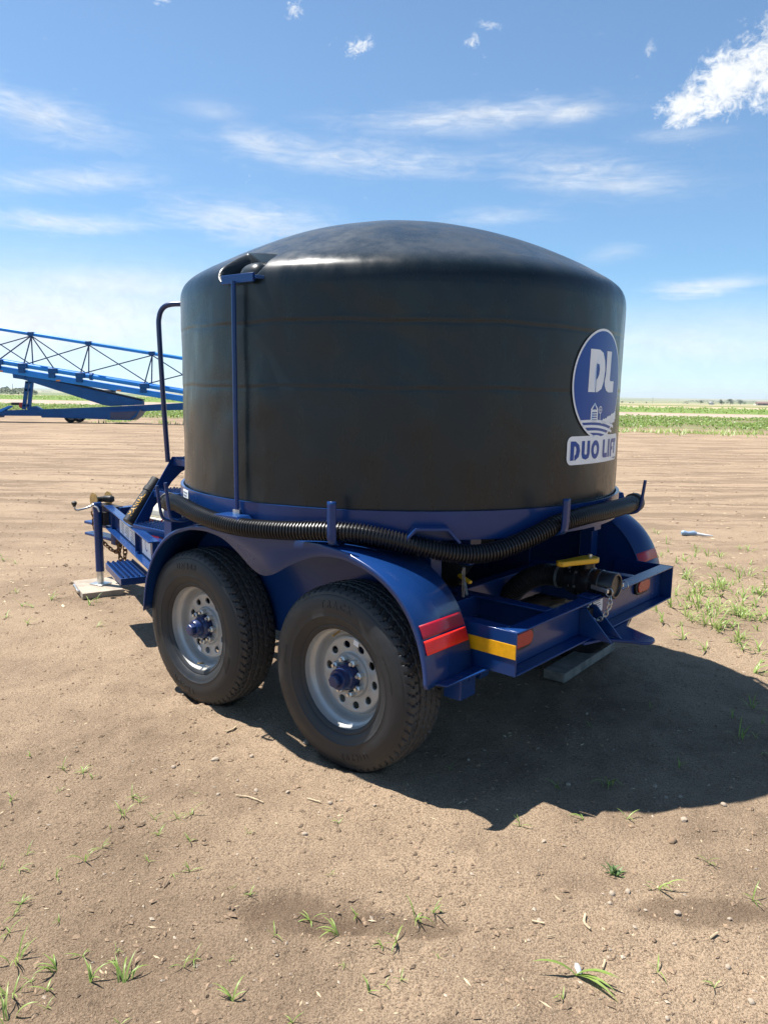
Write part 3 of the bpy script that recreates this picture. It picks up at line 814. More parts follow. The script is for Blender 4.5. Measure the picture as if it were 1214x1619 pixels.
tyre_me, rim_me = make_tyre_mesh(), make_rim_mesh()
wheel0 = bpy.data.objects.new('wheel', rim_me); col.objects.link(wheel0); wheel0.parent = tr
ty_o = bpy.data.objects.new('tyre', tyre_me); col.objects.link(ty_o); ty_o.parent = wheel0
m = MB(); m.lathe([(0.0, 0.0), (0.056, 0.0), (0.0555, -0.050), (0.052, -0.066), (0.045, -0.074), (0.0430, -0.100), (0.039, -0.107), (0.0, -0.107)], n=40, close=False)
hb = m.build('hub', M['blue_dk'], wheel0, smooth=35)
m = MB(); m.lathe([(0.0, -0.106), (0.029, -0.106), (0.029, -0.126), (0.024, -0.131), (0.0, -0.132)], n=6, close=False); m.build('hub_cap', M['blue_dk'], wheel0, smooth=20, bevel=0.002)
m = MB(); m.lathe([(0.0, -0.03), (0.0145, -0.03), (0.0145, -0.054), (0.010, -0.058), (0.0, -0.058)], n=6, close=False); m.cyl((0, -0.055, 0), (0, -0.068, 0), 0.007, 10)
nut_me = m.mesh('lug_nut', M['zinc'], 25)
for k in range(8):
    o = bpy.data.objects.new('lug_nut', nut_me); col.objects.link(o); o.parent = wheel0
    a = 2 * math.pi * (k + 0.5) / 8; o.location = (0.0725 * math.cos(a), 0, 0.0725 * math.sin(a))
m = MB(); m.cyl((-0.06, -0.05, 0.178), (-0.062, -0.085, 0.165), 0.0045, 8); m.build('valve_stem', M['brass'], wheel0)
m = MB(); m.add([(0.0, -0.0265, 0.135), (0.028, -0.0265, 0.130), (0.03, -0.0265, 0.152), (0.002, -0.0265, 0.157)], [(0, 1, 2, 3)]); m.build('wheel_sticker', M['white'], wheel0)
WY = 0.0865
wheel0.location = (0, WY, 0.376); wheel0.rotation_euler = (0, R_(6), 0)
for x, y, rz, ro in ((-SP, WY, 0, 200), (0, mirror(WY), math.pi, 40), (-SP, mirror(WY), math.pi, 120)):
    w = copy_tree(wheel0, tr); w.location = (x, y, 0.376); w.rotation_euler = (0, R_(ro), rz)

# --- lights
for yc in (0.362, 1.515):
    zc_ = 0.597
    def stadium(ry, rz, n=9):
        c = ry - rz
        return [(yc + c + rz * math.cos(a), zc_ + rz * math.sin(a)) for a in np.linspace(-math.pi / 2, math.pi / 2, n)] + [(yc - c + rz * math.cos(a), zc_ + rz * math.sin(a)) for a in np.linspace(math.pi / 2, 3 * math.pi / 2, n)]
    m = MB(); m.prism(stadium(0.085, 0.041), 'X', XR - 0.0595, XR - 0.046); t = m.build('tail_light', M['black'], tr, bevel=0.003)
    m = MB(); m.prism(stadium(0.071, 0.029), 'X', XR - 0.0455, XR - 0.0395); m.build('lens', M['lens'], t, bevel=0.003)
# --- rear hitch plate and gussets
m = MB(); m.prism([(0.60, 0.80), (XR + 0.0, 0.80), (XR + 0.03, 0.90), (0.80, 0.97)] + [(0.82 + 0.05 * math.cos(a), 1.03 + 0.06 * math.sin(a)) for a in np.linspace(-1.3, 1.5, 8)] + [(XR + 0.03, 1.16), (XR, 1.26), (0.60, 1.26)], 'Z', ZB - 0.014, ZB - 0.001)
m.build('hitch_plate', M['blue'], tr, bevel=0.003)
for y in (0.865, 0.957):
    m = MB(); m.prism([(XR - 0.0595, ZB + 0.0085), (XR + 0.095, ZB - 0.0005), (XR - 0.03, 0.615), (XR - 0.0595, 0.615)], 'Y', y - 0.005, y + 0.005); m.build('gusset', M['blue'], tr, bevel=0.002)
m = MB(); m.prism([(0.58, 0.87), (XR - 0.012, 0.87), (XR - 0.012, 1.08), (0.58, 1.08)], 'Z', ZT + 0.001, ZT + 0.007); m.build('valve_saddle', M['blue'], tr, bevel=0.002)
m = MB(); m.span((XR - 0.0585, 0.985, 0.560), (XR - 0.057, 1.08, 0.642)); lb = m.build('rating_label', M['white'], tr)
m = MB()
for k in range(7): m.span((XR - 0.0568, 0.992, 0.568 + 0.0105 * k), (XR - 0.0563, 0.992 + random.uniform(0.05, 0.075), 0.572 + 0.0105 * k))
m.build('print', M['grey_print'], lb)
# --- valve at the back
VZ, VY = 0.70, TY - 0.005
m = MB()
m.lathe([(0.048, 0.47), (0.062, 0.475), (0.062, 0.50), (0.072, 0.503), (0.072, 0.522), (0.064, 0.525), (0.066, 0.545), (0.068, 0.565), (0.066, 0.585), (0.060, 0.588), (0.060, 0.596), (0.052, 0.60)], (0, VY, VZ), 'X', 36, close=False)
m.cyl((0.555, VY, VZ + 0.05), (0.555, VY, VZ + 0.083), 0.033, 20); m.cyl((0.555, VY, VZ - 0.05), (0.555, VY, VZ - 0.085), 0.03, 16)
vb = m.build('discharge_valve', M['blackgloss'], tr)
for k in range(6):
    a = 2 * math.pi * (k + 0.3) / 6; m = MB(); m.cyl((0.496, VY + 0.064 * math.cos(a), VZ + 0.064 * math.sin(a)), (0.531, VY + 0.064 * math.cos(a), VZ + 0.064 * math.sin(a)), 0.006, 6); m.build('bolt', M['zinc'], vb)
m = MB(); m.lathe([(0.0, 0.598), (0.059, 0.598), (0.0615, 0.602), (0.0615, 0.628), (0.058, 0.632), (0.058, 0.694), (0.055, 0.698), (0.047, 0.6985), (0.044, 0.690), (0.0, 0.690)], (0, VY, VZ), 'X', 36, close=False); m.build('end_cap', M['blackgloss'], vb)
hz = VZ + 0.088
outl = [(0.585 + 0.035 * math.cos(a), 0.035 * math.sin(a)) for a in np.linspace(-1.9, 1.9, 10)] + [(0.545, 0.030), (0.47, 0.020), (0.425, 0.019)] + [(0.415 + 0.0, 0.0)] + [(0.425, -0.019), (0.47, -0.020), (0.545, -0.030)]
m = MB(); m.prism([(x, VY + y) for x, y in outl], 'Z', hz, hz + 0.020)
hd = m.build('lever_handle', M['yellow'], vb, bevel=0.005)
hd.data.transform(Matrix.Translation((0.565, VY, hz)) @ Matrix.Rotation(R_(74), 4, 'Z') @ Matrix.Scale(1.18, 4) @ Matrix.Translation((-0.585, -VY, -hz)))
m = MB(); m.cyl((0.565, VY, hz + 0.02), (0.565, VY, hz + 0.036), 0.010, 6); m.build('handle_nut', M['zinc'], vb)
for s_ in (1, -1):
    m = MB(); m.bar((0.61, VY + s_ * 0.066, VZ - 0.004), (0.695, VY + s_ * 0.078, VZ - 0.010 + 0.0), 0.012, 0.018); m.build('cam_lever', M['zinc'], vb, bevel=0.002)
    m = MB(); m.tube([(0.70 + 0.016 * math.cos(a), VY + s_ * 0.08, VZ - 0.012 + 0.018 * math.sin(a)) for a in np.linspace(0, 2 * math.pi, 20, endpoint=False)], 0.0022, 6, closed=True); m.build('pull_ring', M['zinc'], vb)
# small chain under the valve
def chain(pts, link=0.024, wire=0.0028, wid=0.0075):
    P = smooth_path(pts, link * 0.74, 3); mb = MB()
    for i in range(len(P) - 1):
        a, b = Vector(P[i]), Vector(P[i + 1]); d = (b - a).normalized(); c = (a + b) / 2
        s = d.cross(Vector((0, 0, 1)));
        if s.length < 0.05: s = d.cross(Vector((0, 1, 0)))
        s.normalize()
        if i % 2: s = d.cross(s).normalized()
        h = link / 2 - wid
        loop = [c + d * (h + wid * math.cos(q)) + s * wid * math.sin(q) for q in np.linspace(-math.pi / 2, math.pi / 2, 6)] + [c - d * (h + wid * math.cos(q)) - s * wid * math.sin(q) for q in np.linspace(-math.pi / 2, math.pi / 2, 6)]
        mb.tube(loop, wire, 6, closed=True)
    return mb
chain([(0.60, VY - 0.05, VZ - 0.075), (0.61, VY - 0.085, VZ - 0.115), (0.645, VY - 0.10, VZ - 0.142), (0.69, VY - 0.098, VZ - 0.12), (0.71, VY - 0.085, VZ - 0.06), (0.705, VY - 0.08, VZ - 0.03)]).build('cap_chain', M['zinc'], tr)
m = MB(); m.span((XR - 0.058, 0.915, 0.50), (XR - 0.04, 0.975, 0.60)); m.build('chain_bracket', M['dark'], tr, bevel=0.004)
# suction hose from the sump to the valve
def corrugated(path, r, pitch=0.0135, amp=0.0045, n=18):
    P = smooth_path(path, pitch / 4); rr = [r + amp * (1 if (i % 4) in (0, 1) else -1) for i in range(len(P))]
    mb = MB(); mb.tube(P, rr, n); return mb
corrugated([(-0.15, TY + 0.0, 0.40), (0.02, TY, 0.38), (0.09, TY, 0.425), (0.14, TY, 0.53), (0.215, TY, 0.622), (0.31, TY, 0.682), (0.40, TY, 0.70), (0.515, VY, VZ)], 0.048, 0.014, 0.0035).build('suction_hose', M['black'], tr, smooth=60)
for x in (0.425, 0.487):
    m = MB(); m.lathe([(0.0535, x - 0.007), (0.0548, x - 0.007), (0.0548, x + 0.007), (0.0535, x + 0.007)], (0, VY, VZ), 'X', 32); m.box((x, VY - 0.02, VZ + 0.058), (0.012, 0.03, 0.012)); m.build('hose_clamp', M['zinc'], tr, smooth=30)

# --- lug brackets, tie-down rod, hose hooks on the ring
def polar(r, deg, z): return Vector((TX + r * math.cos(R_(deg)), TY + r * math.sin(R_(deg)), z))
def radial_frame(deg):
    o = Vector((math.cos(R_(deg)), math.sin(R_(deg)), 0)); t = Vector((-o.y, o.x, 0)); return t, o
def lug(deg):
    t, o = radial_frame(deg); c = polar(1.1335, deg, 0)
    prof = [(-0.115, 0.955), (-0.065, 1.012), (0.065, 1.012), (0.115, 0.955), (0.105, 0.950), (0.060, 1.000), (-0.060, 1.000), (-0.105, 0.950)]
    vs = []
    for d in (0.0, 0.075):
        for a, z in prof: vs.append(c + t * a + o * d + Vector((0, 0, z)))
    n = len(prof); fs = [(0, 1, 6, 7), (1, 2, 5, 6), (2, 3, 4, 5), (n + 0, n + 7, n + 6, n + 1), (n + 1, n + 6, n + 5, n + 2), (n + 2, n + 5, n + 4, n + 3)]
    fs += [(i, (i + 1) % n, (i + 1) % n + n, i + n) for i in range(n)]
    mb = MB(); mb.add(vs, fs); return mb.build('lug_bracket', M['blue'], tr, bevel=0.002)
for a in (-86.3, -44, 44, 92, 136, 180): lug(a)
RODS = (-86.3, 50, 168)
for a in RODS:
    t, o = radial_frame(a); c = polar(1.148, a, 0)
    m = MB(); m.cyl(c + Vector((0, 0, 0.975)), c + Vector((0, 0, 1.955)), 0.0095, 12); rod = m.build('tie_down_rod', M['blue'], tr)
    m = MB(); m.lathe([(0.0, 1.012), (0.017, 1.012), (0.017, 1.03), (0.0, 1.03)], c, 'Z', 6, close=False); m.cyl(c + Vector((0, 0, 0.96)), c + Vector((0, 0, 1.045)), 0.007, 10); m.build('rod_nut', M['zinc'], rod)
    q = polar(1.128, a, 1.966); m = MB(); m.bar(q - t * 0.090, q + t * 0.097, 0.012, 0.036, up=(0, 0, 1)); m.build('clamp_bar', M['blue'], rod, bevel=0.002)
    m = MB(); m.bar(q + t * 0.090 - o * 0.0065, q + t * 0.128 - o * 0.085, 0.05, 0.014); m.build('clamp_arm', M['blue'], rod, bevel=0.002)


def hook(deg, r0, top, low, kind):
    """J hook standing out from the ring: low flat, then turned up"""
    t, o = radial_frame(deg); b = polar(1.1335, deg, 0)
    P = [b + Vector((0, 0, low + 0.012)) - o * 0.0, b + o * (r0 * 0.5) + Vector((0, 0, low)), b + o * r0 * 0.92 + Vector((0, 0, low + 0.008)), b + o * (r0 + 0.012) + Vector((0, 0, low + 0.035)), b + o * (r0 + (0.028 if kind == 'rod' else 0.016)) + Vector((0, 0, top))]
    m = MB()
    if kind == 'rod':
        m.tube(smooth_path(P, 0.01), 0.0075, 10)
    else:
        Q = smooth_path(P, 0.012)
        m.grid([[tuple(Vector(p) - t * 0.017) for p in Q], [tuple(Vector(p) + t * 0.017) for p in Q]])
    ob = m.build('hose_hook', M['blue'], tr)
    if kind != 'rod':
        s = ob.modifiers.new('s', 'SOLIDIFY'); s.thickness = 0.009; s.offset = 0


hook(-62.0, 0.092, 1.118, 0.935, 'flat'); hook(-17.5, 0.092, 1.115, 0.962, 'flat')
hook(13.0, 0.105, 1.15, 0.985, 'rod')
hook(-105.0, 0.105, 1.115, 0.935, 'rod'); hook(-112.0, 0.105, 1.085, 0.915, 'rod')
# small number plate on the front of the ring
t, o = radial_frame(-112); c = polar(1.134, -112, 1.03)
m = MB(); m.bar(c - t * 0.05, c + t * 0.05, 0.0025, 0.055); sl = m.build('serial_label', M['white'], tr)
m = MB()
for k in range(3): m.bar(c - t * 0.04 + o * 0.002 + Vector((0, 0, 0.016 - 0.014 * k)), c + t * (0.03 - 0.01 * k) + o * 0.002 + Vector((0, 0, 0.016 - 0.014 * k)), 0.0012, 0.006)
m.build('print', M['grey_print'], sl)

# --- drawbar
A0, A1 = (-1.78, 0.25), (-3.26, 0.800)
def draw_rail(near):
    f = (lambda y: y) if near else mirror
    p0, p1 = Vector((A0[0], f(A0[1]), 0)), Vector((A1[0], f(A1[1]), 0)); d = (p1 - p0).normalized()
    n = Vector((d.y, -d.x, 0));
    if (n.y > 0) == near: n = -n           # n points outward
    m = MB()
    def pl(a, b, za, zb):
        pts = [p0 + n * a, p1 + n * a, p1 + n * b, p0 + n * b]
        m.add([Vector((p.x, p.y, za)) for p in pts] + [Vector((p.x, p.y, zb)) for p in pts], [(3, 2, 1, 0), (4, 5, 6, 7), (0, 1, 5, 4), (1, 2, 6, 5), (2, 3, 7, 6), (3, 0, 4, 7)])
    pl(-0.062, -0.053, ZB + 0.009, ZT - 0.009); pl(-0.062, 0.0, ZB, ZB + 0.009); pl(-0.062, 0.0, ZT - 0.009, ZT)
    # stiffeners
    for s_ in (0.02, 0.35, 0.92):
        q = p0.lerp(p1, s_); m.bar(q - n * 0.053 + Vector((0, 0, ZB + 0.0095)), q - n * 0.053 + Vector((0, 0, ZT - 0.0095)), 0.05, 0.008, up=d)
    o = m.build('drawbar_rail', M['blue'], tr, bevel=0.003)
    return o, p0, p1, n, d
ro, p0, p1, n_, d_ = draw_rail(True); draw_rail(False)


def rail_label(s0, s1, zlo, zhi, kind):
    a, b = p0.lerp(p1, s0) - n_ * 0.0515, p0.lerp(p1, s1) - n_ * 0.0515
    def q(ta, tb, za, zb, lift):
        A, B = a.lerp(b, ta) + n_ * lift, a.lerp(b, tb) + n_ * lift
        z = lambda t: zlo + (zhi - zlo) * t
        return [Vector((A.x, A.y, z(za))), Vector((B.x, B.y, z(za))), Vector((B.x, B.y, z(zb))), Vector((A.x, A.y, z(zb)))]
    mb = MB(); mb.add(q(0, 1, 0, 1, 0), [(0, 1, 2, 3)]); lb = mb.build('warning_label', M['white'], ro)
    if kind:
        mb = MB(); mb.add(q(0.05, 0.33, 0.72, 0.97, 0.001), [(0, 1, 2, 3)]); mb.add(q(0.70, 0.96, 0.72, 0.97, 0.001), [(0, 1, 2, 3)]); mb.build('orange_header', M['orange'], lb)
        mb = MB(); mb.add(q(0.36, 0.67, 0.72, 0.97, 0.001), [(0, 1, 2, 3)]); mb.build('yellow_header', M['yellow'], lb)
        mb = MB()
        for c_ in range(3):
            for r_ in range(7): mb.add(q(0.06 + 0.32 * c_, 0.06 + 0.32 * c_ + random.uniform(0.15, 0.26), 0.06 + 0.09 * r_, 0.095 + 0.09 * r_, 0.001), [(0, 1, 2, 3)])
        mb.build('print', M['grey_print'], lb)
    else:
        me = text_polys('C', 0.11); mb = MB(); ln = (b - a).length
        mb.add([Vector((*(a.lerp(b, 0.5 - v.co.x / ln) + n_ * 0.0012).xy, (zlo + zhi) / 2 + v.co.y)) for v in me.vertices], [tuple(p.vertices) for p in me.polygons]); mb.build('letter', M['decal_blue'], lb)
rail_label(0.42, 0.78, ZB + 0.022, ZT - 0.02, True); rail_label(0.12, 0.28, ZB + 0.022, ZT - 0.02, False)
# tongue front: cross plates and coupler
m = MB(); m.span((-3.20, 0.86, ZB + 0.01), (-3.13, 1.172, ZT - 0.01)); m.build('drawbar_nose', M['blue'], tr, bevel=0.003)
m = MB(); m.span((-3.69, 0.86, 0.462), (-3.27, 0.97, 0.484)); m.span((-3.69, 0.86, 0.37), (-3.27, 0.97, 0.392)); m.span((-3.27, 0.85, 0.35), (-3.19, 0.98, 0.60)); m.build('hitch_clevis', M['blue'], tr, bevel=0.004)
WX, WZ = -3.385, 0.688
m = MB(); m.lathe([(0.0, 0), (0.056, 0), (0.056, 0.008), (0.0, 0.008)], (WX, 0.785, WZ), 'Y', 28, close=False); m.build('winch_flange', M['brass'], tr)
m = MB(); m.lathe([(0.0, 0), (0.056, 0), (0.056, 0.008), (0.0, 0.008)], (WX, 0.905, WZ), 'Y', 28, close=False); m.build('winch_flange', M['brass'], tr)
m = MB(); m.cyl((WX, 0.793, WZ), (WX, 0.905, WZ), 0.022, 18); m.build('winch_drum', M['black'], tr)
m = MB(); m.bar((-3.365, 0.86, WZ + 0.005), (-3.27, 0.88, 0.697), 0.05, 0.05); m.build('winch_grip', M['black'], tr, bevel=0.015)
m = MB(); m.span((-3.42, 0.82, ZT - 0.02), (-3.16, 0.90, ZT - 0.005)); m.build('winch_base', M['dark'], tr, bevel=0.003)
m = MB(); m.span((-3.42, 0.845, ZB + 0.01), (-3.20, 0.875, ZT - 0.022)); m.build('nose_plate', M['blue'], tr, bevel=0.003)
ca = [(-3.02, 0.93, 0.70), (-2.95, 0.95, 0.745), (-2.83, 0.95, 0.775), (-2.72, 0.96, 0.755), (-2.72, 0.98, 0.71), (-2.83, 0.97, 0.672), (-2.95, 0.94, 0.664)]
m = MB(); m.tube(smooth_path(ca, 0.02), 0.006, 8); m.build('electric_cable', M['black'], tr)
chain([(-3.41, 0.80, 0.66), (-3.43, 0.80, 0.53), (-3.40, 0.81, 0.42), (-3.30, 0.84, 0.33), (-3.20, 0.86, 0.30), (-3.15, 0.87, 0.38), (-3.15, 0.88, 0.50)], 0.042, 0.0055, 0.0125).build('safety_chain', M['rust'], tr)
chain([(-3.17, 0.845, 0.52), (-3.15, 0.84, 0.36), (-3.11, 0.835, 0.26), (-3.07, 0.835, 0.23), (-3.05, 0.84, 0.33), (-3.08, 0.85, 0.49)], 0.042, 0.0055, 0.0125).build('safety_chain', M['rust'], tr)
m = MB(); m.cyl((-3.24, 0.88, 0.64), (-3.24, 0.88, 0.43), 0.016, 12); m.build('hitch_pin', M['zinc'], tr)
# --- jack
JX, JY = -3.302, 0.770
m = MB(); m.cyl((JX, JY, 0.150), (JX, JY, 0.635), 0.031, 24); m.lathe([(0.0, 0.633), (0.034, 0.633), (0.034, 0.672), (0.028, 0.680), (0.0, 0.680)], (JX, JY, 0), 'Z', 24, close=False); jk = m.build('jack', M['blue'], tr)
m = MB(); m.cyl((JX, JY, 0.058), (JX, JY, 0.152), 0.0255, 20); m.build('jack_inner_tube', M['zinc'], jk)
m = MB(); m.box((JX, JY, 0.052), (0.12, 0.11, 0.012), rz=0.3); m.build('jack_foot', M['zinc'], jk, bevel=0.003)
m = MB(); m.span((JX - 0.03, JY + 0.03, 0.50), (JX + 0.03, JY + 0.075, 0.60)); m.build('jack_mount', M['dark'], jk, bevel=0.004)
m = MB(); m.tube(smooth_path([(JX + 0.02, JY - 0.005, 0.665), (JX, JY - 0.035, 0.668), (JX - 0.005, JY - 0.05, 0.655), (JX - 0.015, JY - 0.10, 0.640), (JX - 0.02, JY - 0.155, 0.634), (JX - 0.02, JY - 0.168, 0.645), (JX - 0.02, JY - 0.17, 0.66)], 0.006), 0.0075, 10); cr = m.build('jack_crank', M['zinc'], jk)
m = MB(); m.lathe([(0.0, 0.662), (0.010, 0.662), (0.012, 0.672), (0.019, 0.683), (0.019, 0.697), (0.010, 0.703), (0.0, 0.703)], (0, 0, 0), 'Z', 18, close=False); kn = m.build('crank_knob', M['black'], jk)
kn.data.transform(Matrix.Translation((JX - 0.02, JY - 0.17, 0.0)))
m = MB(); m.tube(smooth_path([(JX - 0.042, JY - 0.01, 0.60), (JX - 0.035, JY - 0.02, 0.645), (JX, JY - 0.03, 0.655), (JX + 0.035, JY - 0.02, 0.645), (JX + 0.05, JY - 0.01, 0.61)], 0.008), 0.0065, 8); m.build('jack_pin', M['zinc'], jk)
# --- steps
def tread_plate(pts, z, name, parent, nrm_u, nrm_v):
    """serrated open grating: tray with raised diamond buttons"""
    a, b, c, d = [Vector(p) for p in pts]
    mb = MB()
    mb.prism([(p.x, p.y) for p in (a, b, c, d)], 'Z', z - 0.05, z - 0.006)
    tray = mb.build(name, M['blue'], parent, bevel=0.003)
    mb = MB(); nu, nv = nrm_u, nrm_v
    for i in range(nu):
        for j in range(nv):
            u, v = (i + 0.5 + 0.25 * (j % 2) - 0.12) / nu, (j + 0.5) / nv
            p = a.lerp(b, u).lerp(d.lerp(c, u), v); ex = (b - a) / nu * 0.30; ey = (d - a) / nv * 0.30
            q = [p - ex, p - ey, p + ex, p + ey]
            vs = [Vector((*w.xy, z - 0.007)) for w in q] + [Vector((*(p + (w - p) * 0.62).xy, z + 0.006)) for w in q]
            mb.add(vs, [(4, 5, 6, 7), (0, 1, 5, 4), (1, 2, 6, 5), (2, 3, 7, 6), (3, 0, 4, 7)])
    mb.build('grip_pattern', M['blue'], tray, smooth=0)
    return tray
SX0, SX1 = -2.25, -1.80
tread_plate([(-2.515, 0.385, 0), (-2.05, 0.225, 0), (-1.99, 0.40, 0), (-2.455, 0.56, 0)], 0.405, 'step', tr, 16, 6)
tread_plate([(SX0 + 0.008, 0.43, 0), (SX1, 0.43, 0), (SX1, 0.60, 0), (SX0 + 0.008, 0.60, 0)], 0.690, 'step', tr, 14, 5)
tread_plate([(SX0 + 0.008, 0.585, 0), (SX1, 0.585, 0), (SX1, 0.75, 0), (SX0 + 0.008, 0.75, 0)], 0.892, 'step', tr, 14, 5)
tread_plate([(SX0 + 0.008, 0.735, 0), (SX1, 0.735, 0), (SX1, 0.93, 0), (SX0 + 0.008, 0.93, 0)], 1.088, 'step', tr, 14, 6)
for x in (SX0, SX1 + 0.008):
    m = MB(); m.prism([(0.425, ZT + 0.001), (0.535, ZT + 0.001), (0.585, 0.775), (0.67, 0.86), (0.725, 0.93), (0.80, 0.99), (0.90, 1.03), (0.90, 1.085), (0.735, 1.095)], 'X', x, x + 0.0075); m.build('stair_stringer', M['blue'], tr, bevel=0.002)
for x in (SX0 - 0.016, SX1 + 0.03):
    m = MB(); m.tube(smooth_path([(x, 0.715, 1.06), (x - 0.012, 0.700, 1.5), (x - 0.02, 0.690, 1.90), (x - 0.018, 0.692, 1.975), (x - 0.004, 0.699, 2.020), (x + 0.024, 0.713, 2.048), (x + 0.062, 0.735, 2.058), (x + 0.11, 0.765, 2.06), (x + 0.24, 0.86, 2.06), (x + 0.30, 0.91, 2.055)], 0.02), 0.0165, 14); m.build('handrail', M['blue_dk'], tr)  # backlit shade put into the rails by the darker blue
# --- document tube strapped to the stair
c0, c1 = Vector((SX0 - 0.05, 0.435, 0.685)), Vector((SX0 - 0.05, 0.655, 0.945))
m = MB(); m.cyl(c0, c0.lerp(c1, 0.70), 0.041, 24); m.cyl(c0.lerp(c1, 0.69), c0.lerp(c1, 0.78), 0.046, 24); m.cyl(c0.lerp(c1, 0.78), c1, 0.041, 24)
cn = m.build('document_tube', M['black'], tr, bevel=0.003)
me = text_polys('MANUAL', 0.042); ax = (c1 - c0).normalized(); mb = MB()
view = Vector((0.5, -1, 0.25)); view = (view - ax * view.dot(ax)).normalized(); sd = ax.cross(view)
vs = []
for v in me.vertices:
    an = v.co.y / 0.0418; p = c0.lerp(c1, 0.36) + ax * v.co.x + (view * math.cos(an) - sd * math.sin(an)) * 0.0418; vs.append(p)
mb.add(vs, [tuple(p.vertices) for p in me.polygons]); mb.build('lettering', M['yellow'], cn)
# --- engine and pump on the drawbar
ex, ey = -2.74, 0.99
m = MB(); m.span((ex - 0.25, ey - 0.22, 0.475), (ex + 0.28, ey + 0.24, 0.490)); eb = m.build('engine_base', M['blue'], tr)
m = MB(); m.lathe([(0.0, -0.12), (0.11, -0.12), (0.13, -0.09), (0.13, 0.02), (0.09, 0.06), (0.0, 0.06)], (ex + 0.02, ey, 0.545), 'Y', 28, close=False); m.box((ex + 0.02, ey - 0.02, 0.525), (0.26, 0.26, 0.09)); en = m.build('pump_engine', M['engine_red'], tr, bevel=0.006)
m = MB(); m.box((ex + 0.05, ey - 0.02, 0.665), (0.30, 0.24, 0.085)); ft = m.build('fuel_tank', M['ivory'], en, bevel=0.03, seg=4)
m = MB(); m.box((ex + 0.05, ey - 0.02, 0.622), (0.33, 0.27, 0.014)); m.build('tank_seam', M['ivory'], en, bevel=0.005)
m = MB(); m.cyl((ex, ey - 0.02, 0.705), (ex, ey - 0.02, 0.732), 0.03, 20); m.build('fuel_cap', M['black'], en)
m = MB(); m.box((ex - 0.15, ey + 0.02, 0.62), (0.12, 0.16, 0.12)); m.build('air_cleaner', M['black'], en, bevel=0.02)
pts = [(-2.16 + 0.02 * math.cos(a) + 0.0, 0.62 + 0.035 * math.cos(a), 0.60 + 0.05 * math.sin(a) + 0.004 * a) for a in np.linspace(0, 16, 60)]
m = MB(); m.tube(pts, 0.006, 8); m.build('coiled_cable', M['engine_red'], tr)

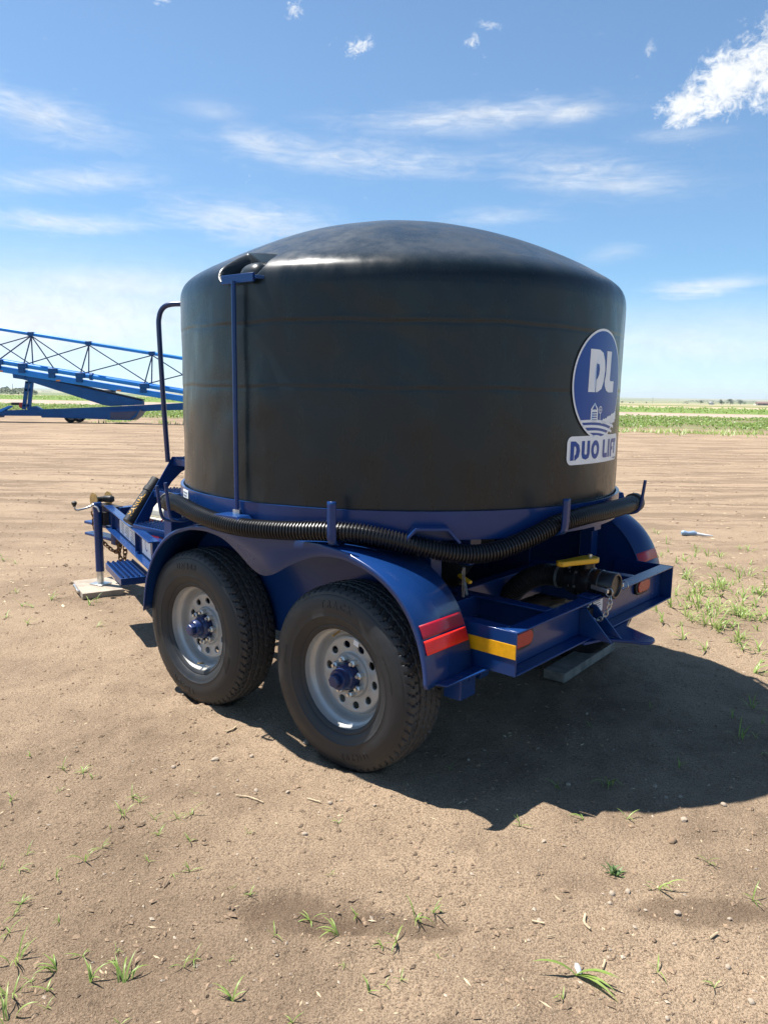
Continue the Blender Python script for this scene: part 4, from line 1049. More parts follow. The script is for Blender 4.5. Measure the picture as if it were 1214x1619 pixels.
# ------------------------------------------------------------------ tank
ZT0 = 0.963
def tank_profile():
    p = [(0.0, ZT0), (1.085, ZT0), (1.104, ZT0 + 0.012)]
    for z in list(np.arange(1.0, 1.50, 0.03)) + list(np.arange(1.50, 1.58, 0.004)) + list(np.arange(1.58, 1.75, 0.03)) + list(np.arange(1.75, 1.83, 0.004)) + list(np.arange(1.83, 1.94, 0.025)): p.append((1.112, z))
    p += [(1.1115, 1.945), (1.109, 1.968), (1.103, 1.990), (1.092, 2.011), (1.074, 2.030), (1.05, 2.048), (1.02, 2.066), (0.98, 2.088), (0.92, 2.119), (0.85, 2.153), (0.76, 2.194), (0.66, 2.234), (0.55, 2.270), (0.44, 2.300), (0.33, 2.322), (0.22, 2.337), (0.11, 2.345), (0.0, 2.348)]
    return p
def build_tank():
    p_ = tank_profile(); q_ = max(i for i, v in enumerate(p_) if v[0] > 1.1115)
    P = np.array(p_[:q_ - 1] + cr2(p_[q_ - 1:], 6)); L = np.concatenate([[0], np.cumsum(np.hypot(np.diff(P[:, 0]), np.diff(P[:, 1])))])
    # rows: as given, refined over the shoulder where the tie-down pockets are moulded in
    i0 = int(np.argmin(np.abs(P[:, 1] - 1.93) + (P[:, 0] < 1.0) * 9)); i1 = int(np.argmin(np.abs(P[:, 0] - 0.85) + (P[:, 1] < 1.9) * 9))
    t = np.concatenate([L[:i0], np.arange(L[i0], L[i0] + 0.06, 0.0032), np.arange(L[i0] + 0.06, L[i1], 0.006), L[i1:]])
    pr, pz = np.interp(t, L, P[:, 0]), np.interp(t, L, P[:, 1])
    th = list(np.arange(0, 360, 1.4))
    for c in RODS: th += list(np.arange(c - 11, c + 11, 0.3))
    th = np.unique(np.round(np.mod(np.array(th), 360), 2)); th = np.radians(th)
    n, k = len(th), len(t)
    TH, PR = np.meshgrid(th, pr, indexing='ij'); _, PZ = np.meshgrid(th, pz, indexing='ij')
    w = 0.0075 * 2 * fbm(np.cos(TH) * 5 + 20, PZ * 4.0 + np.sin(TH) * 5 + 20, 3, 41)
    for zs, amp in ((1.790, 0.0009), (1.536, 0.0007)):
        zz = PZ - zs - 0.003 * np.sin(TH * 9) - 0.002 * np.sin(TH * 23 + 1)
        w = w - amp * np.exp(-(zz / 0.007) ** 2) + 0.6 * amp * np.exp(-((zz - 0.016) / 0.009) ** 2)
    wall = (PR > 0.5)
    R2 = PR + np.where(wall, w * np.clip((PZ - ZT0) / 0.06, 0.15, 1) * np.clip((2.02 - PZ) / 0.16, 0.1, 1), 0)
    dome = (PR <= 1.0) & (PZ > 1.5)
    Z2 = PZ + np.where(dome, 0.014 * fbm(PR * np.cos(TH) * 3.2 + 9, PR * np.sin(TH) * 3.2 + 9, 2, 51) * np.clip((1.05 - PR) * 8, 0, 1) * np.clip(PR * 20, 0, 1), 0)
    for c in RODS:
        d = (TH - math.radians(c) + math.pi) % (2 * math.pi) - math.pi
        S = d * np.maximum(PR, 0.3); near = np.abs(d) < 0.3
        # rounded opening with a slanting right side
        sl, sr_ = -0.158, 0.098 + 0.22 * np.clip(PZ - 1.966, 0, 0.12)
        cx, hx = (sl + sr_) / 2, (sr_ - sl) / 2; cz, hz_ = 2.062, 0.098; rad = 0.055
        qx, qz = np.abs(S - cx) - (hx - rad), np.abs(PZ - cz) - (hz_ - rad)
        sd = rad - (np.hypot(np.maximum(qx, 0), np.maximum(qz, 0)) + np.minimum(np.maximum(qx, qz), 0))
        edge = np.clip((sd + 0.002) / 0.020, 0, 1); edge = edge * edge * (3 - 2 * edge)
        back = 0.982 + 0.30 * S
        # knuckle standing in the pocket
        kx = (S + 0.022) / 0.082; kz = (PZ - 1.95) / 0.098
        kn = np.clip(1 - (np.abs(kx) ** 3.2 + np.abs(kz) ** 3.0), 0, 1) ** 0.35
        back = back + (1.066 - back) * kn
        tgt = np.minimum(R2, back)
        R2 = np.where(near & (sd > -0.002) & (PZ > 1.93), R2 + (tgt - R2) * edge, R2)
    V = np.stack([R2 * np.cos(TH), R2 * np.sin(TH), Z2], -1).reshape(-1, 3)
    i, j = np.meshgrid(np.arange(n), np.arange(k - 1), indexing='ij'); i2 = (i + 1) % n
    F = np.stack([i * k + j, i2 * k + j, i2 * k + j + 1, i * k + j + 1], -1).reshape(-1, 4)
    me = bpy.data.meshes.new('storage_tank'); me.from_pydata(V.tolist(), [], F.tolist())
    bm = bmesh.new(); bm.from_mesh(me); bmesh.ops.remove_doubles(bm, verts=bm.verts, dist=1e-5); bmesh.ops.recalc_face_normals(bm, faces=bm.faces); bm.to_mesh(me); bm.free()
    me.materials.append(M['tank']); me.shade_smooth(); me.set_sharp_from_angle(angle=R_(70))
    o = bpy.data.objects.new('storage_tank', me); col.objects.link(o)
    return o


tank = build_tank()
tank.location = (Matrix.Translation(LOC) @ Matrix.Rotation(-PSI, 4, 'Z') @ Vector((TX, TY, 0)))
tank.rotation_euler = (0, 0, -PSI)
tag(tank, 'big black domed plastic tank strapped upright on the blue trailer', 'tank')

# --- logo decals wrapped on the wall; u = metres round from the logo axis, v = height
LTH = R_(1.4)
def wrap(me, off, name, mt, parent, thick=0.0008):
    bm = bmesh.new(); bm.from_mesh(me)
    us = [v.co.x for v in bm.verts]
    for u in np.arange(math.floor(min(us) / 0.02) * 0.02, max(us), 0.02):
        geom = bm.verts[:] + bm.edges[:] + bm.faces[:]
        bmesh.ops.bisect_plane(bm, geom=geom, plane_co=(u, 0, 0), plane_no=(1, 0, 0))
    for v in bm.verts:
        r = RT + off; th = LTH + v.co.x / RT
        v.co = Vector((r * math.cos(th), r * math.sin(th), v.co.y))
    bm.normal_update()
    for f in bm.faces:
        c = f.calc_center_median()
        if f.normal.x * c.x + f.normal.y * c.y < 0: f.normal_flip()
    me.materials.clear(); me.materials.append(mt)
    bm.to_mesh(me); bm.free(); me.shade_smooth()
    o = bpy.data.objects.new(name, me); col.objects.link(o); o.parent = parent
    return o
def sh(dx, dy, pts): return [(x + dx, y + dy) for x, y in pts]
CV = 1.572
RX, RY = 0.236, 0.236
logo = wrap(flat_shape([arc(0, CV, RX, 0, 357, 90, RY)]), 0.0042, 'logo_decal', M['white'], tank)
wrap(flat_shape([arc(0, CV, RX - 0.010, 0, 357, 90, RY - 0.010)]), 0.0050, 'blue_disc', M['decal_blue'], logo)
def dl_loops():
    L = []
    # D: heavy upright stem with a split foot, bowl curving into L
    z0, z1 = 1.540, 1.718
    L.append([(-0.118, z1), (-0.040, z1), (-0.005, z1 - 0.012), (0.015, z1 - 0.045), (0.022, z1 - 0.085), (0.012, z0 + 0.045), (-0.008, z0 + 0.012), (-0.045, z0 - 0.002), (-0.060, z0 - 0.002), (-0.060, z0 + 0.05), (-0.048, z0 + 0.058), (-0.036, z0 + 0.075), (-0.033, z1 - 0.082), (-0.040, z1 - 0.062), (-0.060, z1 - 0.058), (-0.066, z0 - 0.002), (-0.124, z0 - 0.002)])
    L.append([(0.035, z1 - 0.002), (0.090, z1 - 0.002), (0.082, z0 + 0.055), (0.088, z0 + 0.048), (0.137, z0 + 0.048), (0.135, z0 + 0.0), (0.075, z0 - 0.002), (0.045, z0 + 0.006), (0.026, z0 + 0.025), (0.022, z0 + 0.045), (0.034, z1 - 0.10)])
    return L
for k, L in enumerate(dl_loops()): wrap(flat_shape([L]), 0.0058, 'logo_letter', M['white'], logo)
# farm scene in the lower part: bin, windmill, tree line, ploughed rows
s = [(-0.092, 1.412), (-0.092, 1.466), (-0.060, 1.494), (-0.028, 1.466), (-0.028, 1.412)]
ins = [[(-0.082, 1.464), (-0.060, 1.484), (-0.038, 1.464)]] + [[(-0.080, 1.418 + 0.010 * i), (-0.038, 1.418 + 0.010 * i), (-0.038, 1.4228 + 0.010 * i), (-0.080, 1.4228 + 0.010 * i)] for i in range(4)]
wrap(flat_shape([s] + ins), 0.0058, 'logo_picture', M['white'], logo)
wrap(flat_shape([arc(-0.004, 1.462, 0.0165, 0, 345, 24), arc(-0.004, 1.462, 0.0125, 0, 345, 24)]), 0.0058, 'logo_picture', M['white'], logo)
wrap(flat_shape([[(-0.0055, 1.448), (-0.0025, 1.448), (-0.0025, 1.476), (-0.0055, 1.476)]]), 0.0060, 'logo_picture', M['white'], logo)
wrap(flat_shape([[(-0.016, 1.4605), (0.008, 1.4605), (0.008, 1.4635), (-0.016, 1.4635)]]), 0.0062, 'logo_picture', M['white'], logo)
wrap(flat_shape([[(-0.012, 1.410), (-0.009, 1.410), (-0.004, 1.448), (0.001, 1.410), (0.004, 1.410), (-0.003, 1.452), (-0.005, 1.452)]]), 0.0058, 'logo_picture', M['white'], logo)
tl = [(0.012, 1.402)] + [(0.012 + 0.0105 * i, 1.412 + 0.0022 * i + 0.008 * ((i * 7 % 5) / 4.0)) for i in range(19)] + [(0.205, 1.42), (0.12, 1.404)]
wrap(flat_shape([tl]), 0.0058, 'logo_picture', M['white'], logo)
def inside(u): return CV - math.sqrt(max(0, (RX - 0.010) ** 2 - u * u))
def row(a, b, wd0, wd1, sag):
    top, bot = [], []
    for t in np.linspace(0, 1, 14):
        u = a[0] + (b[0] - a[0]) * t; v = a[1] + (b[1] - a[1]) * t + sag * math.sin(math.pi * t); w = wd0 + (wd1 - wd0) * t
        top.append((u, v)); bot.append((u, v - w))
    return top + bot[::-1]
for a, b, w0, w1, sg in (((-0.168, 1.419), (0.172, 1.392), 0.011, 0.013, 0.012), ((-0.150, 1.398), (0.148, 1.370), 0.011, 0.012, 0.010), ((-0.118, 1.374), (0.112, 1.352), 0.010, 0.010, 0.008), ((-0.06, 1.352), (0.02, 1.345), 0.006, 0.006, 0.004), ((0.03, 1.412), (0.193, 1.416), 0.006, 0.010, -0.004), ((0.07, 1.408), (0.197, 1.430), 0.004, 0.007, 0.0)):
    wrap(flat_shape([row(a, b, w0, w1, sg)]), 0.0058, 'logo_picture', M['white'], logo)
# name plate under the disc
def rrect(u0, u1, v0, v1, r):
    return arc(u1 - r, v1 - r, r, 0, 90, 6) + arc(u0 + r, v1 - r, r, 90, 180, 6) + arc(u0 + r, v0 + r, r, 180, 270, 6) + arc(u1 - r, v0 + r, r, 270, 360, 6)
name = wrap(flat_shape([rrect(-0.250, 0.272, 1.231, 1.352, 0.030)]), 0.0046, 'name_decal', M['white'], tank)
b0, b1 = 1.250, 1.331
def glyphs():
    G = []
    G.append([[(-0.228, b0), (-0.228, b1), (-0.195, b1), (-0.168, b1 - 0.016), (-0.160, (b0 + b1) / 2), (-0.168, b0 + 0.014), (-0.192, b0), (-0.199, b0), (-0.199, b0 + 0.020), (-0.190, b0 + 0.026), (-0.187, b1 - 0.034), (-0.193, b1 - 0.022), (-0.202, b1 - 0.022), (-0.204, b0)]])          # D
    G.append([[(-0.148, b1), (-0.148, b0 + 0.025), (-0.140, b0 + 0.007), (-0.115, b0), (-0.090, b0 + 0.007), (-0.082, b0 + 0.025), (-0.082, b1), (-0.105, b1), (-0.105, b0 + 0.026), (-0.115, b0 + 0.020), (-0.125, b0 + 0.026), (-0.125, b1)]])   # U
    G.append([arc(-0.032, (b0 + b1) / 2, 0.038, 0, 352, 36, (b1 - b0) / 2), arc(-0.032, (b0 + b1) / 2, 0.015, 0, 345, 24, 0.020)])     # O
    G.append([[(0.045, b1), (0.068, b1), (0.068, b0 + 0.020), (0.102, b0 + 0.020), (0.102, b0), (0.058, b0), (0.048, b0 + 0.006), (0.045, b0 + 0.016)]])    # L
    G.append([[(0.110, b0), (0.133, b0), (0.133, b1), (0.110, b1)]])    # I
    G.append([[(0.146, b0), (0.167, b0), (0.167, b0 + 0.030), (0.185, b0 + 0.030), (0.185, b0 + 0.046), (0.167, b0 + 0.046), (0.170, b1 - 0.018), (0.192, b1 - 0.016), (0.192, b1), (0.160, b1), (0.148, b1 - 0.012)]])   # F
    G.append([[(0.205, b0 + 0.012), (0.226, b0 + 0.012), (0.226, b1 - 0.018), (0.240, b1 - 0.018), (0.240, b1), (0.196, b1), (0.190, b1 - 0.018), (0.205, b1 - 0.018)]])       # T
    return G
for G in glyphs(): wrap(flat_shape(G), 0.0054, 'name_letter', M['decal_blue'], name)
for k in range(5): wrap(flat_shape([[(0.200 + 0.011 * k, 1.238), (0.208 + 0.011 * k, 1.238), (0.208 + 0.011 * k, 1.2445), (0.200 + 0.011 * k, 1.2445)]]), 0.0054, 'small_print', M['grey_print'], name)

# ------------------------------------------------------------------ hose round the ring
hp = []
def hpnt(deg, r, z): return tuple(polar(r, deg, z))
path = [hpnt(-130, 1.200, 0.955), hpnt(-121, 1.192, 0.972), hpnt(-114, 1.190, 0.998), hpnt(-107, 1.190, 1.006), hpnt(-98, 1.190, 0.990), hpnt(-90, 1.190, 0.975), hpnt(-82, 1.190, 0.968), hpnt(-72, 1.187, 0.975), hpnt(-64, 1.185, 0.984), hpnt(-57, 1.185, 0.982), hpnt(-50, 1.185, 0.955), hpnt(-43, 1.185, 0.922), hpnt(-37, 1.185, 0.904), hpnt(-31, 1.185, 0.912), hpnt(-24, 1.185, 0.955), hpnt(-17, 1.187, 1.004), hpnt(-9, 1.19, 1.024), hpnt(0, 1.195, 1.030), hpnt(8, 1.20, 1.030), hpnt(16, 1.215, 1.028)]
hose_mb = corrugated(path, 0.0350, 0.0135, 0.0036, 20)
hose_me = hose_mb.mesh('hose', M['blackgloss'], 60)
hose = bpy.data.objects.new('hose', hose_me); col.objects.link(hose); hose.location = LOC; hose.rotation_euler = (0, 0, -PSI)
tag(hose, 'long ribbed black hose slung in hooks around the foot of the tank', 'hose')
e0, e1 = Vector(path[-2]), Vector(path[-1]); ed = (e1 - e0).normalized()
m = MB(); m.cyl(e1 - ed * 0.03, e1 + ed * 0.012, 0.046, 24); m.build('hose_cuff', M['black'], hose, bevel=0.004)
e0, e1 = Vector(path[1]), Vector(path[0]); ed = (e1 - e0).normalized()
m = MB(); m.cyl(e1 - ed * 0.05, e1 + ed * 0.03, 0.047, 24); m.build('hose_cuff', M['black'], hose, bevel=0.004)

# ------------------------------------------------------------------ timber on the ground
TW = Matrix.Translation(LOC) @ Matrix.Rotation(-PSI, 4, 'Z')
def tloc(x, y, z=0.0): return TW @ Vector((x, y, z))
c = tloc(-3.30, 0.745)
ex_ = (tloc(-3.149, 0.524) - tloc(-3.574, 0.667)); ang = math.atan2(ex_.y, ex_.x)
m = MB(); m.box((0, 0, 0.023), (0.44, 0.29, 0.046)); bl = m.build('timber_block', M['timber'], None, bevel=0.004); bl.location = c; bl.rotation_euler = (0, 0, ang)
tag(bl, 'pale sawn timber pad under the foot of the trailer jack', 'timber block')
m = MB(); m.bar((-0.12, -0.150, 0.03), (0.02, -0.150, 0.018), 0.012, 0.02); m.bar((0.02, -0.150, 0.018), (0.10, -0.150, 0.036), 0.012, 0.018); m.cyl((-0.12, -0.143, 0.03), (-0.12, -0.16, 0.03), 0.013, 12); m.cyl((0.10, -0.143, 0.036), (0.10, -0.16, 0.036), 0.013, 12); m.build('carry_handle', M['zinc'], bl, bevel=0.002)
a, b = tloc(0.185, 1.49), tloc(0.155, 2.12); d = b - a
m = MB(); m.box((0, 0, 0.026), (0.70, 0.125, 0.052)); pk = m.build('wooden_plank', M['old_timber'], None, bevel=0.005); pk.location = (a + b) / 2; pk.rotation_euler = (0, 0, math.atan2(d.y, d.x))
pk.location.z = 0.004
tag(pk, 'weathered grey plank lying in the shade under the trailer bumper', 'plank')

# ------------------------------------------------------------------ conveyor in the distance
CY0 = 36.0
cv = empty('grain_conveyor', gpt(106, 668)); cvl = Vector(cv.location)
tag(cv, 'long bright blue transport conveyor parked across the bare field at left', 'conveyor')
def cp(u, v, dy=0.0):
    p = at(u, v, CY0); p.y += dy; return p - cvl
ct = lambda u: 520 + (u - 0) * (566 - 520) / 286.0        # top chord line
cb = lambda u: 571 + (u - 0) * (618 - 571) / 286.0        # tube line
m = MB(); m.cyl(cp(-320, ct(-320)), cp(420, ct(420)), 0.085, 14); m.build('top_chord', M['conv'], cv)
for dy in (-0.28, 0.28):
    m = MB(); m.cyl(cp(-320, cb(-320), dy), cp(420, cb(420), dy), 0.115, 16); m.build('conveyor_tube', M['conv'], cv)
m = MB()
A, B = cp(-320, cb(-320) + 12), cp(420, cb(420) + 12)
m.bar(A, B, 0.62, 0.26); m.build('belt_trough', M['conv'], cv, bevel=0.03)
nodes = [-42, 50, 141, 241, 345]
for u in nodes:
    m = MB(); m.box(cp(u, ct(u)), (0.28, 0.24, 0.18)); m.build('chord_joint', M['conv_dk'], cv, bevel=0.02)
feet = [(-50, -5), (44, 6), (133, 7), (233, 8), (335, 6)]
for i, (u, (f0, f1)) in enumerate(zip(nodes, feet)):
    for dy in (-0.3, 0.3):
        m = MB(); m.cyl(cp(u, ct(u) + 3), cp(f0 + (4 if dy > 0 else -1), cb(f0) - 2, dy), 0.032, 8); m.build('brace', M['conv_brace'], cv)
    if i + 1 < len(nodes):
        u2, g0 = nodes[i + 1], feet[i + 1][0]
        m = MB(); m.cyl(cp(u, ct(u) + 3), cp(g0, cb(g0) - 3, 0.3), 0.026, 8); m.build('brace', M['conv_brace'], cv)
        m = MB(); m.cyl(cp(u2, ct(u2) + 3), cp(f0 + 6, cb(f0) - 3, -0.3), 0.026, 8); m.build('brace', M['conv_brace'], cv)
for u in (5, 90): 
    m = MB(); m.cyl(cp(50, ct(50) + 3), cp(u, cb(u) - 3, -0.3), 0.03, 8); m.build('brace', M['conv_brace'], cv)
for u in (5, 43, 90, 133, 233):
    m = MB(); m.box(cp(u, cb(u) + 1, -0.30), (0.42, 0.34, 0.24)); m.box(cp(u - 2, cb(u) + 8, -0.36), (0.28, 0.16, 0.22)); m.build('tube_clamp', M['conv_dk'], cv, bevel=0.02)
m = MB(); m.cyl(cp(147, cb(147), -0.28), cp(151, cb(151), -0.28), 0.17, 18); m.build('tube_flange', M['conv_dk'], cv)
for u in (7, 97, 192):
    m = MB(); m.box(cp(u, cb(u) + 15, -0.32), (0.20, 0.012, 0.06)); m.build('marker', M['orange'], cv)
# lift arm: tapered plate girder
def slab(poly, dy0, dy1, name, mt):
    P = [cp(u, v) for u, v in poly]; n = len(P); y0 = P[0].y
    vs = [Vector((p.x, p.y + dy0, p.z)) for p in P] + [Vector((p.x, p.y + dy1, p.z)) for p in P]
    fs = [tuple(range(n)), tuple(range(2 * n - 1, n - 1, -1))] + [(i, i + n, (i + 1) % n + n, (i + 1) % n) for i in range(n)]
    mb = MB(); mb.add(vs, fs); return mb.build(name, mt, cv, bevel=0.015)
slab([(26, 590), (38, 591), (228, 634), (228, 640), (178, 642), (165, 640), (40, 600), (26, 598)], -0.22, 0.1, 'lift_arm', M['conv_dk'])
slab([(36, 590.5), (50, 591), (226, 631.5), (226, 633.5), (40, 593)], -0.1, 0.35, 'lift_arm_rail', M['black'])
slab([(24, 584), (40, 584), (44, 598), (26, 598)], -0.3, 0.3, 'pivot_block', M['conv_dk'])
for (u0, u1) in ((45.5, 40), (52.5, 48)):
    m = MB(); m.bar(cp(u0, 603, -0.1), cp(u1, 647, -0.1), 0.16, 0.12, up=(0, 1, 0)); m.build('lift_frame_leg', M['conv_dk'], cv, bevel=0.01)
for v in (604.5, 616.5, 641):
    m = MB(); m.bar(cp(43 - (v - 604) * 0.1, v, -0.1), cp(53 - (v - 604) * 0.1, v, -0.1), 0.12, 0.11, up=(0, 0, 1)); m.build('lift_frame_rung', M['conv_dk'], cv, bevel=0.01)
slab([(-60, 650), (0, 649), (95, 646), (175, 643), (290, 637), (400, 632), (400, 642), (290, 648), (226, 650), (176, 663), (100, 660.5), (70, 660), (69, 657.5), (0, 657), (-60, 657)], -0.25, 0.25, 'base_beam', M['conv_dk'])
slab([(176, 649), (228, 647), (221, 658), (213, 664), (176, 663.5)], -0.5, 0.5, 'hopper', M['conv_dk'])
slab([(180, 651), (224, 649.5), (217, 657), (211, 662), (182, 661.5)], -0.53, -0.505, 'hopper_liner', M['blue_dk'])
slab([(0, 649), (20, 641), (22, 643), (6, 652), (0, 652)], -0.3, 0.0, 'side_brace', M['conv'])
slab([(46, 643), (58, 642), (70, 648.5), (46, 648.5)], -0.15, 0.15, 'side_brace', M['conv_dk'])
slab([(-20, 651), (4, 651), (3, 660), (-20, 661)], -0.3, 0.3, 'axle_box', M['conv_dk'])
m = MB(); m.box(cp(24, 638.5, 0.2), (0.36, 0.4, 0.12)); m.build('motor_cover', M['black'], cv, bevel=0.03)
m = MB(); m.cyl(cp(34.5, 641, 0.0), cp(34.5, 641, 0.35), 0.13, 18); m.build('drive_pulley', M['engine_red'], cv)
m = MB(); m.box(cp(160, 619.5, 0.9), (0.68, 0.5, 0.28)); m.build('hydraulic_tank', M['black'], cv, bevel=0.12, seg=4)
wc = cp(106, 659.5)
wc.z = 0.29; 
m = MB(); m.lathe([(0.16, -0.13), (0.22, -0.15), (0.27, -0.13), (0.29, -0.07), (0.295, 0.07), (0.27, 0.13), (0.22, 0.15), (0.16, 0.13)], (0, 0, 0), 'Y', 32, close=False)
wo_ = bpy.data.objects.new('wheel', m.mesh('wheel', M['tyre'], 40)); col.objects.link(wo_); wo_.parent = cv
m = MB(); m.lathe([(0.165, -0.10), (0.15, -0.06), (0.05, -0.05), (0.0, -0.05)], (0, 0, 0), 'Y', 24, close=False); m.build('rim', M['rim'], wo_)
wo_.location = (wc.x, wc.y + 0.45, 0.275); wo_.rotation_euler = (0, 0, R_(28))
for (u, dy) in ((115, 0.6), (103, 1.5)):
    w2 = copy_tree(wo_, cv); w2.location = (cp(u, 659).x, dy, 0.285)

# ------------------------------------------------------------------ plants
def blade(mb, base, az, length, width, lift, droop, n=6, fold=0.3):
    rows = []; p = Vector(base); e = lift; h = Vector((math.cos(az), math.sin(az), 0)); sdv = Vector((-h.y, h.x, 0))
    for i in range(n + 1):
        t = i / n
        w = width * (0.55 + 0.9 * t if t < 0.4 else 0.91 * (1 - ((t - 0.4) / 0.6) ** 1.6)) * 0.5 + 0.0004
        up = Vector((0, 0, 1)) * math.cos(e) - h * math.sin(e)
        rows.append([tuple(p - sdv * w + up * w * fold), tuple(p), tuple(p + sdv * w + up * w * fold)])
        p = p + (h * math.cos(e) + Vector((0, 0, 1)) * math.sin(e)) * (length / n); e -= droop / n
    mb.grid(rows)


def weed_mesh(i, kind='grass'):
    r = random.Random(100 + i); mb = MB()
    if kind == 'grass':
        for k in range(r.randint(3, 5)):
            a = r.uniform(0, 2 * math.pi)
            blade(mb, (r.uniform(-.006, .006), r.uniform(-.006, .006), -0.003), a, r.uniform(0.05, 0.11), r.uniform(0.004, 0.0075), r.uniform(0.7, 1.35), r.uniform(0.7, 2.2))
    elif kind == 'tuft':
        for k in range(r.randint(6, 9)):
            a = r.uniform(0, 2 * math.pi); rad = r.uniform(0, 0.03)
            blade(mb, (rad * math.cos(a), rad * math.sin(a), -0.003), a + r.uniform(-.8, .8), r.uniform(0.04, 0.12), r.uniform(0.004, 0.008), r.uniform(0.8, 1.45), r.uniform(0.5, 2.0))
    elif kind == 'flat':
        for k in range(5):
            a = r.uniform(-0.5, 0.5) + (math.pi if k > 3 else 0); blade(mb, (0, 0, 0.0), a, r.uniform(0.10, 0.15), 0.012, r.uniform(0.35, 0.8), r.uniform(0.6, 1.2))
    elif kind == 'rosette':
        for k in range(22):
            a = r.uniform(0, 2 * math.pi); blade(mb, (r.uniform(-.02, .02), r.uniform(-.02, .02), 0), a, r.uniform(0.03, 0.055), 0.011, r.uniform(0.3, 1.3), r.uniform(0.2, 0.9), 4, 0.15)
    return mb.mesh('grass_weed', M['weed_dark'] if kind == 'rosette' else M['weed'], 60, normals=False)


weed_me = {'grass': [weed_mesh(i) for i in range(10)], 'tuft': [weed_mesh(i, 'tuft') for i in range(20, 26)], 'flat': [weed_mesh(31, 'flat'), weed_mesh(32, 'flat')], 'rosette': [weed_mesh(40, 'rosette')]}


def weed(u, v, size, label, group=None, kind='grass', rot=None):
    x, y, z = gpt(u, v)
    o = bpy.data.objects.new('grass_weed', random.choice(weed_me[kind])); col.objects.link(o)
    o.location = (x, y, z); s = size; o.scale = (s, s, s * random.uniform(0.85, 1.15)); o.rotation_euler = (0, 0, random.uniform(0, 6.28) if rot is None else rot)
    tag(o, label, 'weed', group)


G = 'grass weeds sprouting in the bare soil'
# (crop-half pixel x, y, size, kind, label)
L1 = 'thin green grass seedling in the open sunlit soil left of the wheels'
L2 = 'small green grass seedling in the sunlit soil of the middle foreground'
L3 = 'leafy grass weed among those crowding the bottom left corner'
L4 = 'grass seedling growing within the dark tank shadow on the ground'
L5 = 'leafy weed in the green patch right of the trailer bumper'
L6 = 'yellowish seedling on the bare soil near the timber jack pad'
L7 = 'grass seedling in the sunlit soil right of and below the tank shadow'
L8 = 'small weed at the right frame edge inside the tank shadow'
wl_ = [
    (95, 185, .9, 'grass', L1), (200, 225, .9, 'grass', L1), (262, 240, 1.2, 'grass', L1), (290, 255, 1.0, 'grass', L1), (35, 330, 1, 'grass', L1), (190, 300, .6, 'grass', L1), (420, 315, 1, 'grass', L1), (440, 332, .9, 'grass', L1), (395, 372, 1.0, 'tuft', L1), (488, 390, .8, 'grass', L1), (560, 387, .9, 'grass', L1), (606, 378, 1.1, 'grass', L1), (615, 306, .5, 'grass', L1), (500, 442, .9, 'grass', L1), (600, 460, .8, 'grass', L1), (350, 420, .5, 'grass', L1), (85, 497, .9, 'grass', L1), (60, 557, .9, 'grass', L1), (5, 550, .6, 'grass', L1), (270, 524, 1.15, 'grass', 'upright seedling with one tall blade, alone in the left foreground soil'), (325, 487, 1.0, 'grass', L1), (470, 527, .7, 'grass', L1), (180, 577, .7, 'grass', L1), (545, 567, .6, 'grass', L1), (600, 557, .9, 'grass', L1),
    (65, 660, 1.0, 'grass', 'tall thin grass weed near the left frame edge, above the corner clump'), (30, 745, .9, 'grass', L3), (45, 690, .8, 'grass', L3), (185, 712, .7, 'grass', 'single tiny two leaf seedling above the bottom left clump'),
    (790, 642, .7, 'grass', L2), (740, 612, .4, 'grass', L2), (785, 442, .5, 'grass', L2), (1070, 402, .9, 'grass', 'bright seedling casting a forked shadow just in front of the rear wheel'), (1045, 577, .6, 'grass', L2), (985, 708, 1.1, 'grass', L2), (870, 768, .9, 'grass', L2), (1075, 763, 1.2, 'tuft', L2), (1125, 697, 1.0, 'grass', L2), (1210, 802, .7, 'grass', L2),
    (50, 832, 1.1, 'tuft', L3), (185, 867, 1.1, 'tuft', L3), (155, 932, 1.0, 'grass', L3), (260, 822, .9, 'grass', L3), (285, 903, 1.1, 'grass', L3), (370, 802, .5, 'grass', L3), (390, 905, 1.35, 'tuft', 'largest bushy grass tuft at bottom left with long dark shadow'), (40, 942, 1.0, 'tuft', L3), (100, 902, .6, 'grass', L3),
    (580, 852, .8, 'grass', L2), (615, 832, .8, 'grass', L2), (735, 972, 1.1, 'grass', 'two bladed grass weed bending both ways at the bottom of the photo'), (1165, 937, 1.0, 'grass', L2), (25, 1030, 1.3, 'tuft', 'big leafy weed cut off by the bottom left corner'), (725, 842, .4, 'grass', L2), (1090, 862, .4, 'grass', L2), (930, 1036, .8, 'grass', L2), (380, 1032, .6, 'grass', L2), (145, 990, .6, 'grass', L3),
]
for cx, cy, s, k, lab in wl_:
    weed(cx / 2, 1100 + cy / 2, s * 0.66, lab, G if lab in (L1, L2, L3) else None, k)
